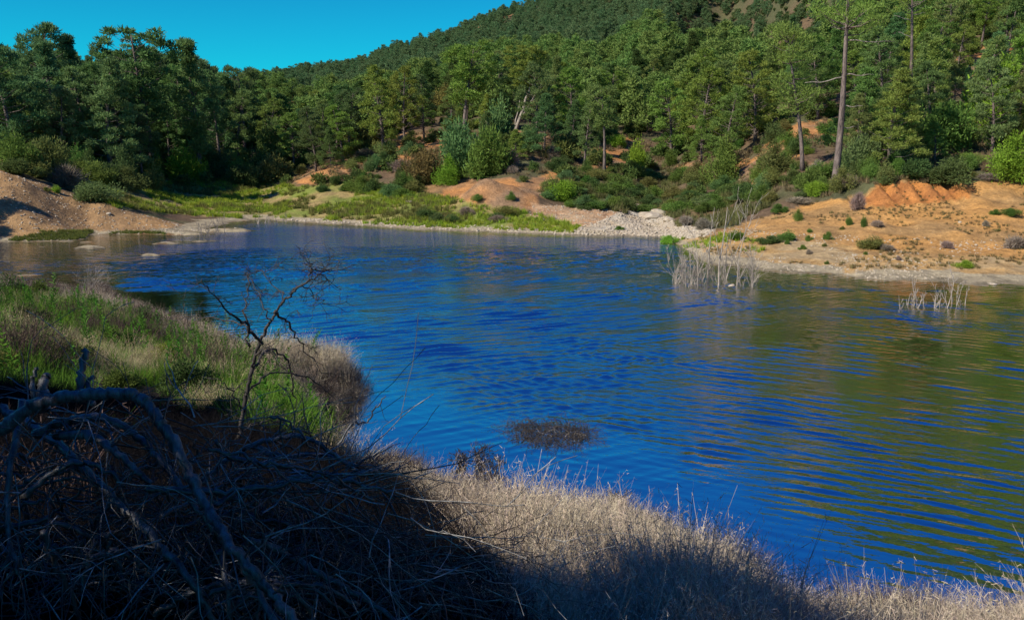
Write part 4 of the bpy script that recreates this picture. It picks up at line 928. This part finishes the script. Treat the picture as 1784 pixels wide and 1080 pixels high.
# boulders and stones
def rock_mesh(seed, sub=2):
    import bmesh
    g = np.random.default_rng(seed); bm = bmesh.new(); bmesh.ops.create_icosphere(bm, subdivisions=sub, radius=1)
    k = g.normal(size=(7, 3)); k /= np.linalg.norm(k, axis=1)[:, None]; off = g.uniform(.55, .9, 7)
    for v in bm.verts:
        p = np.array(v.co)
        for a, o in zip(k, off):
            e = p.dot(a)-o
            if e > 0: p = p-a*e*.9
        v.co = p+g.normal(size=3)*.02
    me = bpy.data.meshes.new('stone'); bm.to_mesh(me); bm.free(); me.materials.append(M_STONE); return me
RK = [rock_mesh(700+i) for i in range(4)]; RKL = [rock_mesh(710+i, 1) for i in range(4)]
for px, py, w, h, lab in [(1275,498,18,5,'pale boulder half sunk at the foot of the drowned clump'), (1416,465,9,4,'white stone on the waterline of the beach'), (1474,452,9,3,'small white stone above the beach waterline'),
      (1672,390,7,4,'lone white stone high on the sand'), (1714,394,7,3,'dark flat stone high on the sand right of a white one'), (1728,496,18,3,'flat pale stone in the shallows at the right'), (1700,429,6,3,'small stone on the right of the beach'),
      (290,427,0,0,''), (190,376,10,4,'whitish stone on the slope of the bare left point'), (600,331,22,8,'grey boulder in the grass of the terrace'), (712,354,22,6,'flat grey slab in the grass'), (1128,378,60,12,'brown rock shelf at the head of the pale stones'), (1145,372,34,12,'rounded pale rock beside the dark hollow of the creek'),
      (1165,385,26,9,'brownish block above the pale stones'), (1395,472,8,3,'grey stone in the wet edge of the beach')]:
    if not w: continue
    if px == 1275: w = 13; h = 4
    p = G(px, py, 20); s = p.y/F; o = mobj('boulder', RK[px % 4], loc=p, color=(1, 1, 1)); o.scale = (w*s*.5, w*s*.4, h*s*.8); o.rotation_euler.z = rng.uniform(-.4, .4); tag(o, lab, 'stone')
def stones(name, label, pts, smin, smax):
    x, y = pts; k = len(x); s = np.exp(rng.uniform(math.log(smin), math.log(smax), k)); z = T(x, y)
    geo_scatter(name, label, 'stones', np.stack([x, y, z], -1), rng.uniform(0, 6.28, (k, 3))*np.array([.1, .1, 1]), np.stack([s, s*.7, s*.5], -1), RKL, (1, 1, 1))
stones('creek_stones', 'pale stones washed out of the creek mouth', pts_screen(60000, Z_STONE, lambda x, y, z, px, py: fbm(x, y, 2, 3, 90) > -.35, 50, 90, (-.1, .4)), .035, .20)
stones('beach_stones', 'small stones strewn on the lower beach', pts_screen(60000, Z_BEACH, lambda x, y, z, px, py: (z < 1.0) & (fbm(x, y, 3, 3, 91) > .0) & (rng.random(len(x)) < .3), 34, 58), .03, .10)
stones('point_stones', 'stones strewn over the bare left point', pts_screen(40000, Z_LOBE, lambda x, y, z, px, py: (rng.random(len(x)) < .13), 50, 75, (-.75, -.2)), .04, .13)
stones('gravel_stones', 'gravel on the tan flat behind the far shore', pts_screen(30000, Z_GRAVEL, lambda x, y, z, px, py: (rng.random(len(x)) < .5), 50, 90, (-.1, .4)), .05, .12)
stones('shoreline_stones', 'stones along the far shoreline', pts_screen(60000, [(500,380),(1010,400),(1010,416),(500,396)], lambda x, y, z, px, py: (z < .3) & (rng.random(len(x)) < .2), 50, 90, (-.3, .1)), .05, .2)
# half sunk brush mound in the near water
def mound(px, py, w, hgt, n, lab, seed, mat, name='brush_mound'):
    d = dwater(py); p = P(px, py, d); g = np.random.default_rng(seed); mb = MB(); s = d/F
    for i in range(n):
        a = g.uniform(0, 6.28); q = g.random()**.5*w*s*.5; q2 = q*.8
        b = (math.cos(a)*q, math.sin(a)*q2*1.1, -.05)
        branch(mb, b, (g.normal()*1.0, g.normal()*1.0, .55), g.uniform(.2, .5), .008, g, 1, .5, -.12, 5, 3, (1, 3), .7, .5, .003)
    o = mobj(name, mb.mesh(name, mat), loc=(p[0], p[1], 0)); tag(o, lab, 'brush'); o.scale.z = hgt; return o
mound(965, 756, 150, .75, 900, 'dark matted brush mound poking out of the near water', 1, M_TWIG)
mound(905, 742, 60, .4, 150, 'small dark tuft of brush left of the matted mound', 2, M_TWIG)
mound(985, 760, 40, .6, 26, 'bleached curly twigs lying on the matted mound', 3, M_PALE, 'bleached_twigs')
# pale dry shrub on the bank at the left
def dryshrub(px, py, w, h, lab, n, mat, seed):
    p = G(px, py, 3); g = np.random.default_rng(seed); mb = MB(); s = p.y/F
    for i in range(n):
        branch(mb, (g.normal(0, .05), g.normal(0, .05), 0), (g.normal()*w/h*.6, g.normal()*w/h*.6, 1), h*s*g.uniform(.6, 1), .006, g, 2, .35, .0, 6, 3, (3, 6), .7, .5, .003)
    o = mobj('dry_shrub', mb.mesh('dry_shrub', mat), loc=p); tag(o, lab, 'shrub'); return o
dryshrub(158, 522, 45, 58, 'pale leafless dry shrub standing against the water at the left', 22, M_PALE, 5)
dryshrub(1010, 790, 50, 40, 'dark bare thorn bush at the waterline of the dry bank', 10, M_TWIG, 6) if False else None
for i, (px, py, h) in enumerate([(835,800,38),(800,795,26),(860,808,26),(600,700,40),(575,722,35),(1075,870,30)]):
    dryshrub(px, py+14, h*.8, h, ['dark spiky bush at the tip of the near bank by the water', 'dark spiky bush left of the one at the bank tip', 'low dark bush right of the one at the bank tip', 'dark bush hanging over the water behind the sapling', 'low twiggy bush in the little cove', 'bare bush at the edge of the pale grass'][i], 20, M_TWIG, 30+i)
# bare sapling in front (measured from the photograph at its own distance)
def poly3(pts, d0): return [tuple(P(px, py, d)) for px, py, d in pts]
def wood(parent, name, pts, r0, r1, mat, base, sides=8, knob=.0, seed=0):
    g = np.random.default_rng(seed); pp = [np.array(P(*p)) for p in pts]; out = []
    n = len(pp)
    for i in range(n-1):          # Catmull-Rom
        p0 = pp[max(i-1, 0)]; p1 = pp[i]; p2 = pp[i+1]; p3 = pp[min(i+2, n-1)]
        for t in np.linspace(0, 1, 9 if r0 > .015 else 6, endpoint=False):
            out.append(.5*((2*p1)+(-p0+p2)*t+(2*p0-5*p1+4*p2-p3)*t*t+(-p0+3*p1-3*p2+p3)*t**3)+g.normal(size=3)*knob)
    out.append(pp[-1]); m = len(out)
    rad = [(r0+(r1-r0)*i/(m-1))*(1+.07*math.sin(i*.9+seed)+.05*g.normal()) for i in range(m)]
    mb = MB(); mb.tube([o-np.array(base) for o in out], rad, sides, rn=.07 if r0 > .012 else .06)
    return mb, out, rad
def sap():
    D = 7.2; b = G(415, 800, 3); D = b.y; e = empty('bare_sapling', b)
    K = lambda L: [(a, c, D+o) for a, c, o in L]
    g = np.random.default_rng(77)
    trunk, to, tr = wood(e, 'stem', K([(415,805,0),(417,760,0),(425,710,0),(437,650,.02),(450,600,.05),(470,562,.05),(487,534,.1),(510,510,.1),(540,486,.1)]), .023, .007, M_TWIG, b, 8, .006, 1)
    mobj('stem', trunk.mesh('stem', M_TWIG), e)
    brs = [([(540,478,.1),(543,466,.1),(540,460,.1)], .008, .003), ([(543,470,.1),(565,472,.2),(578,470,.2)], .007, .003), ([(510,505,.1),(535,492,.2),(558,478,.3),(575,490,.3)], .009, .003),
           ([(455,600,0),(430,570,-.3),(400,545,-.5),(375,520,-.7),(352,485,-.8)], .014, .003), ([(435,600,-.2),(428,545,-.1),(432,500,.1),(430,475,.2)], .010, .003),
           ([(482,545,0),(505,570,.3),(525,600,.5),(560,650,.6)], .012, .003), ([(441,640,0),(470,608,.3),(500,630,.5),(510,680,.7),(515,715,.8)], .014, .003),
           ([(441,640,0),(455,612,-.3),(478,612,-.4),(490,640,-.5)], .010, .003), ([(430,690,0),(470,650,.4),(540,660,.7),(580,690,.9)], .012, .003),
           ([(450,590,0),(410,560,.4),(350,552,.6),(300,560,.8)], .009, .003), ([(470,560,0),(440,500,.5),(420,440,.8),(400,400,1.)], .009, .003) if False else ([(470,560,0),(455,520,.3),(435,480,.5)], .008, .003),
           ([(425,715,0),(400,680,-.3),(380,660,-.5)], .008, .003), ([(420,750,0),(460,735,.3),(500,740,.5),(560,780,.6)], .010, .003), ([(500,520,.1),(470,490,.4),(455,470,.5)], .006, .002),
           ([(520,497,.1),(548,512,.2),(565,530,.3)], .006, .002)]
    for i, (L, a, c) in enumerate(brs):
        mb, o, r = wood(e, 'branch', K(L), a, c, M_TWIG, b, 5, .012, 10+i)
        for k in range(9):
            j = g.integers(2, len(o)); branch(mb, o[j]-np.array(b), g.normal(size=3)+(0, 0, -.1), g.uniform(.08, .24), .0038, g, 2, .5, 0, 4, 3, (1, 4), .8, .6, .0022)
        mobj('branch', mb.mesh('branch', M_TWIG), e)
    tag(e, 'dark leafless sapling leaning right in front of the water', 'dead tree')
sap()
# ------------------------------------------------------------------ the brush heap in the bottom left corner
def heap():
    b = Vector((-1.4, 3.2, float(T(-1.4, 3.2)))); e = empty('fallen_tree', b); g = np.random.default_rng(55)
    S = 3.1
    main = [
     ([(-60,790,S),(20,735,S),(70,703,S),(140,690,S),(215,686,S),(252,700,S),(290,750,S-.05),(330,825,S-.1),(370,900,S-.2),(420,970,S-.3),(480,1040,S-.35),(540,1110,S-.4)], .025, .016, 'trunk'),
     ([(60,760,S+.2),(110,735,S+.2),(180,728,S+.2),(240,760,S+.2),(290,815,S+.1),(340,880,S),(390,950,S)], .019, .010, 'limb'),
     ([(100,760,S+.1),(160,760,S+.1),(215,800,S),(262,842,S)], .020, .010, 'limb'),
     ([(-20,700,S+.5),(60,745,S+.4),(120,790,S+.2),(190,860,S),(260,930,S-.1),(330,1010,S-.2),(380,1090,S-.2)], .020, .011, 'limb'),
     ([(40,700,S+.2),(20,800,S),(12,900,S-.1),(30,1000,S-.2)], .014, .008, 'limb'),
     ([(350,840,S+.9),(400,797,S+.9),(450,772,S+.9),(510,760,S+.9),(560,775,S+.9),(625,822,S+.9)], .015, .009, 'limb'),
     ([(440,778,S+1),(490,795,S+1),(560,792,S+1),(622,812,S+1)], .012, .008, 'limb'),
     ([(560,850,S+.7),(600,838,S+.8),(640,822,S+.9),(665,815,S+1)], .016, .008, 'limb'),
     ([(600,900,S+.7),(650,925,S+.7),(700,965,S+.7),(728,1020,S+.7),(745,1060,S+.7)], .014, .007, 'limb'),
     ([(430,940,S),(500,965,S+.1),(560,1000,S+.1),(640,1045,S+.1),(720,1110,S)], .016, .009, 'limb'),
     ([(330,850,S+.4),(420,860,S+.5),(520,830,S+.6),(610,825,S+.7)], .013, .007, 'limb'),
     ([(280,900,S),(340,870,S+.2),(420,830,S+.3),(480,800,S+.4)], .010, .006, 'limb'),
     ([(420,980,S-.3),(450,1030,S-.3),(490,1100,S-.4)], .014, .010, 'limb'),
     ([(380,960,S-.1),(395,1020,S-.2),(400,1100,S-.2)], .012, .008, 'limb'),
    ]
    for i, (L, a, c, nm) in enumerate(main):
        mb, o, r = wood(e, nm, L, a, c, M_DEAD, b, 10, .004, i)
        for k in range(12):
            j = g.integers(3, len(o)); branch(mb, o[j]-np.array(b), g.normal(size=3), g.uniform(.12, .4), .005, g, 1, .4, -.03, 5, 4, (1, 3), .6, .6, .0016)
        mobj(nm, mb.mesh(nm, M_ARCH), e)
    for (px, py, py2, r) in [(78,705,652,.024),(60,705,640,.012),(146,690,608,.018),(158,690,655,.012)]:
        mb, o, rr = wood(e, 'root_stub', [(px, py+10, S+.1), (px-4, (py+py2)/2, S+.12), (px+3, py2, S+.15)], r, r*.6, M_DEAD, b, 9, .004, px)
        mobj('root_stub', mb.mesh('root_stub', M_ARCH), e)
    # tangle of bent limbs under the arches
    for i in range(64):
        px = g.uniform(-40, 560); py = g.uniform(815, 1080)
        if not inpoly(np.array([px]), np.array([py]), HEAP)[0]: continue
        d0 = S+g.uniform(-.15, .5); L_ = g.uniform(110, 330); a0 = g.uniform(.1, 1.3) if g.random() < .75 else g.uniform(-1.0, .1); cv = g.uniform(-.9, .9); L = []
        for q in np.linspace(-.5, .5, 5): L.append((px+L_*q*math.cos(a0+cv*q), py+L_*q*math.sin(a0+cv*q)-30*(1-4*q*q), d0+.15*q))
        r_ = g.uniform(.005, .013); mb, o, rr = wood(e, 'limb', L, r_, r_*.55, M_DEAD, b, 6, .006, 200+i)
        for k in range(4):
            j = g.integers(3, len(o)); branch(mb, o[j]-np.array(b), g.normal(size=3), g.uniform(.12, .4), .004, g, 1, .4, -.03, 5, 4, (1, 3), .6, .6, .0014)
        mobj('limb', mb.mesh('limb', M_DEAD), e)
    # twigs of the crown
    for nm, cnt, poly, dd, Lr, rr in [('twigs', 210, [(0,720),(250,700),(420,800),(640,830),(780,960),(860,1100),(0,1100)], (-.05, .55), (.25, .7), .0042),
                          ('twigs', 230, [(350,850),(560,790),(660,830),(820,1000),(900,1100),(350,1100)], (.2, .9), (.2, .6), .004)]:
        mb = MB(); k = 0
        while k < cnt:
            px = g.uniform(0, 900); py = g.uniform(690, 1120)
            if not inpoly(np.array([px]), np.array([py]), poly)[0]: continue
            k += 1; p = np.array(P(px, py, S+g.uniform(*dd)))
            zg = float(T(p[0], p[1])); p[2] = max(p[2], zg+.02)
            dr = np.array([g.normal(.5, .8), g.normal(0, .5), min(.12, g.normal(-.1, .4))])
            branch(mb, p-np.array(b), dr, g.uniform(*Lr), rr*g.uniform(.5, 1.3), g, 2, .38, -.10, 6, 4, (1, 4), .65, .55, .0013)
        o = mobj(nm, mb.mesh(nm, M_DEAD), e); tag(o, kind='stuff')
    mb = MB()
    for k in range(95):
        px = g.uniform(0, 850); py = g.uniform(720, 1100)
        if not inpoly(np.array([px]), np.array([py]), HEAP)[0]: continue
        p = np.array(P(px, py, S+g.uniform(-.35, .3))); p[2] = max(p[2], float(T(p[0], p[1]))+.03)
        branch(mb, p-np.array(b), (g.normal(.4, .7), g.normal(0, .4), g.normal(-.2, .4)), g.uniform(.25, .7), .0035, g, 1, .35, -.03, 7, 4, (1, 4), .6, .6, .0014)
    tag(mobj('twigs', mb.mesh('twigs', M_HTWIG), e), kind='stuff')
    tag(e, 'fallen dead tree heap with arching limbs and tangled twigs in the bottom left corner', 'fallen tree')
heap()
# loose dead branches on the bank beside it
for i, (L, r, lab) in enumerate([
   ([(830,1010,5.2),(960,1003,5.3),(1090,1012,5.4)], .006, 'long thin straight stick lying across the dry grass'),
   ([(700,960,5),(720,905,5.1),(728,870,5.1),(742,868,5.1)], .006, 'thin twig with a hooked tip right of the heap'),
   ([(590,780,6.4),(612,740,6.5),(640,735,6.6),(655,712,6.6),(672,690,6.6)], .010, 'forked bare branch reaching over the blue cove'),
   ([(800,1030,5),(850,975,5.2),(900,950,5.3),(925,925,5.4)], .006, 'slender branch slanting up right of the heap'),
   ([(770,1060,4.6),(860,1035,4.7),(950,1045,4.8),(1010,1075,4.8)], .008, 'low bowed branch at the bottom edge of the photo')]):
    b = Vector(P(*L[0])); g = np.random.default_rng(60+i); mb, o, rr = wood(None, 'x', L, r, r*.4, M_DEAD, b, 5, .006, i)
    for k in range(10):
        j = g.integers(1, len(o)); branch(mb, o[j]-np.array(b), g.normal(size=3)+(0, 0, .3), g.uniform(.08, .25), .003, g, 1, .4, 0, 4, 3, (1, 3), .7, .6, .0015)
    q = mobj('dead_branch', mb.mesh('dead_branch', M_DEAD), loc=b); tag(q, lab, 'branch')
# trees beside the photographer, outside the picture, whose shade covers the corner
SH = [(-5.8, .3, 7.6, 'g', 'shade pine beside the photographer, nearest the heap'), (-9.5, -3.8, 9.5, 'g', 'broad shade pine left behind the photographer'), (-5.2, -5.6, 9, 'g', 'shade pine straight behind the photographer'),
      (-12.8, 3.2, 9.5, 'g', 'shade pine left of the green bank'), (-17.5, 7.5, 9, 'c', 'thin shade pine farther left of the green bank')]
for x, y, h, k, lab in SH:
    pine(x, y, h, k, jit(GRN[0]), lab, width=1.0)
for i, (px, py, w, h) in enumerate([(-330, 1000, 900, 1100), (-420, 800, 500, 600)]):
    pass
for i, (x, y, sc) in enumerate([(-4.3, 2.2, 1.7), (-3.4, .9, 1.5), (-5.6, 4.2, 1.5)]):  # unseen bushes added to keep sun and sky light off the heap
    o = mobj('bush', BV[i], loc=(x, y, float(T(x, y))-.05), color=jit(BC['dark'])); o.scale = (sc, sc, sc*1.3)
    tag(o, ['unseen tall dark bush added to block sky light from the heap', 'unseen dark bush added left of the photographer to block light', 'unseen dark bush added by the green weeds to block light'][i], 'bush')
for i, (px_, y, h) in enumerate([(-230, 55, 9), (-420, 50, 11)]):
    x = (px_-892)/F*y; pine(x, y, h, 'g', jit(DARK[0]), ['pine outside the left photo edge that shades the bare point', 'second pine outside the left photo edge'][i])

# labels that still coincide: tell them apart by their place in the photo
from collections import defaultdict
by = defaultdict(list)
for o in COL.objects:
    if o.parent is None and 'label' in o and 'category' in o and o.get('kind') is None: by[o['label']].append(o)
for lab, os_ in by.items():
    if len(os_) < 2: continue
    os_.sort(key=lambda o: o.location.x/max(o.location.y, 1))
    w = {2: ['left', 'right'], 3: ['left', 'middle', 'right'], 4: ['leftmost', 'left middle', 'right middle', 'rightmost']}.get(len(os_))
    if w is None and len(os_) <= 30:
        od = ['leftmost', 'second', 'third', 'fourth', 'fifth', 'sixth', 'seventh', 'eighth', 'ninth', 'tenth']
        n_ = len(os_); w = [od[i]+('' if i == 0 else ' from left,') if i < min(10, (n_+1)//2) else ('rightmost' if i == n_-1 else ((od[n_-1-i]+' from right,') if n_-1-i < 10 else '')) for i in range(n_)]
    for o, t in zip(os_, w or ['']*len(os_)):
        if t:
            o['label'] = (t+' '+lab)
            if len(o['label'].split()) > 16: o['label'] = o['label'].split(', middle rows')[0].split(', front row')[0].split(', upper rows')[0]
bpy.context.view_layer.update()

# (far air: thin, left out where density is 0) one even pale volume round everything
HAZE = 0.0
if HAZE:
    hm = bpy.data.materials.new('air'); hm.use_nodes = True; hn = hm.node_tree.nodes; hn.clear()
    ho = hn.new('ShaderNodeOutputMaterial'); pv = hn.new('ShaderNodeVolumePrincipled'); pv.inputs['Density'].default_value = HAZE; pv.inputs['Color'].default_value = (.80, .90, 1, 1)
    hm.node_tree.links.new(pv.outputs[0], ho.inputs['Volume'])
    zt = 330.0; a, b_, c, d_ = -1020, 1020, -1020, 1020
    V = [(x, y, z) for z in (-6, zt) for y in (c, d_) for x in (a, b_)]
    me = bpy.data.meshes.new('haze'); me.from_pydata(V, [], [(0,2,3,1),(4,5,7,6),(0,1,5,4),(2,6,7,3),(0,4,6,2),(1,3,7,5)]); me.materials.append(hm)
    tag(mobj('haze', me), 'thin bluish haze softening the far hill', 'haze', kind='stuff')
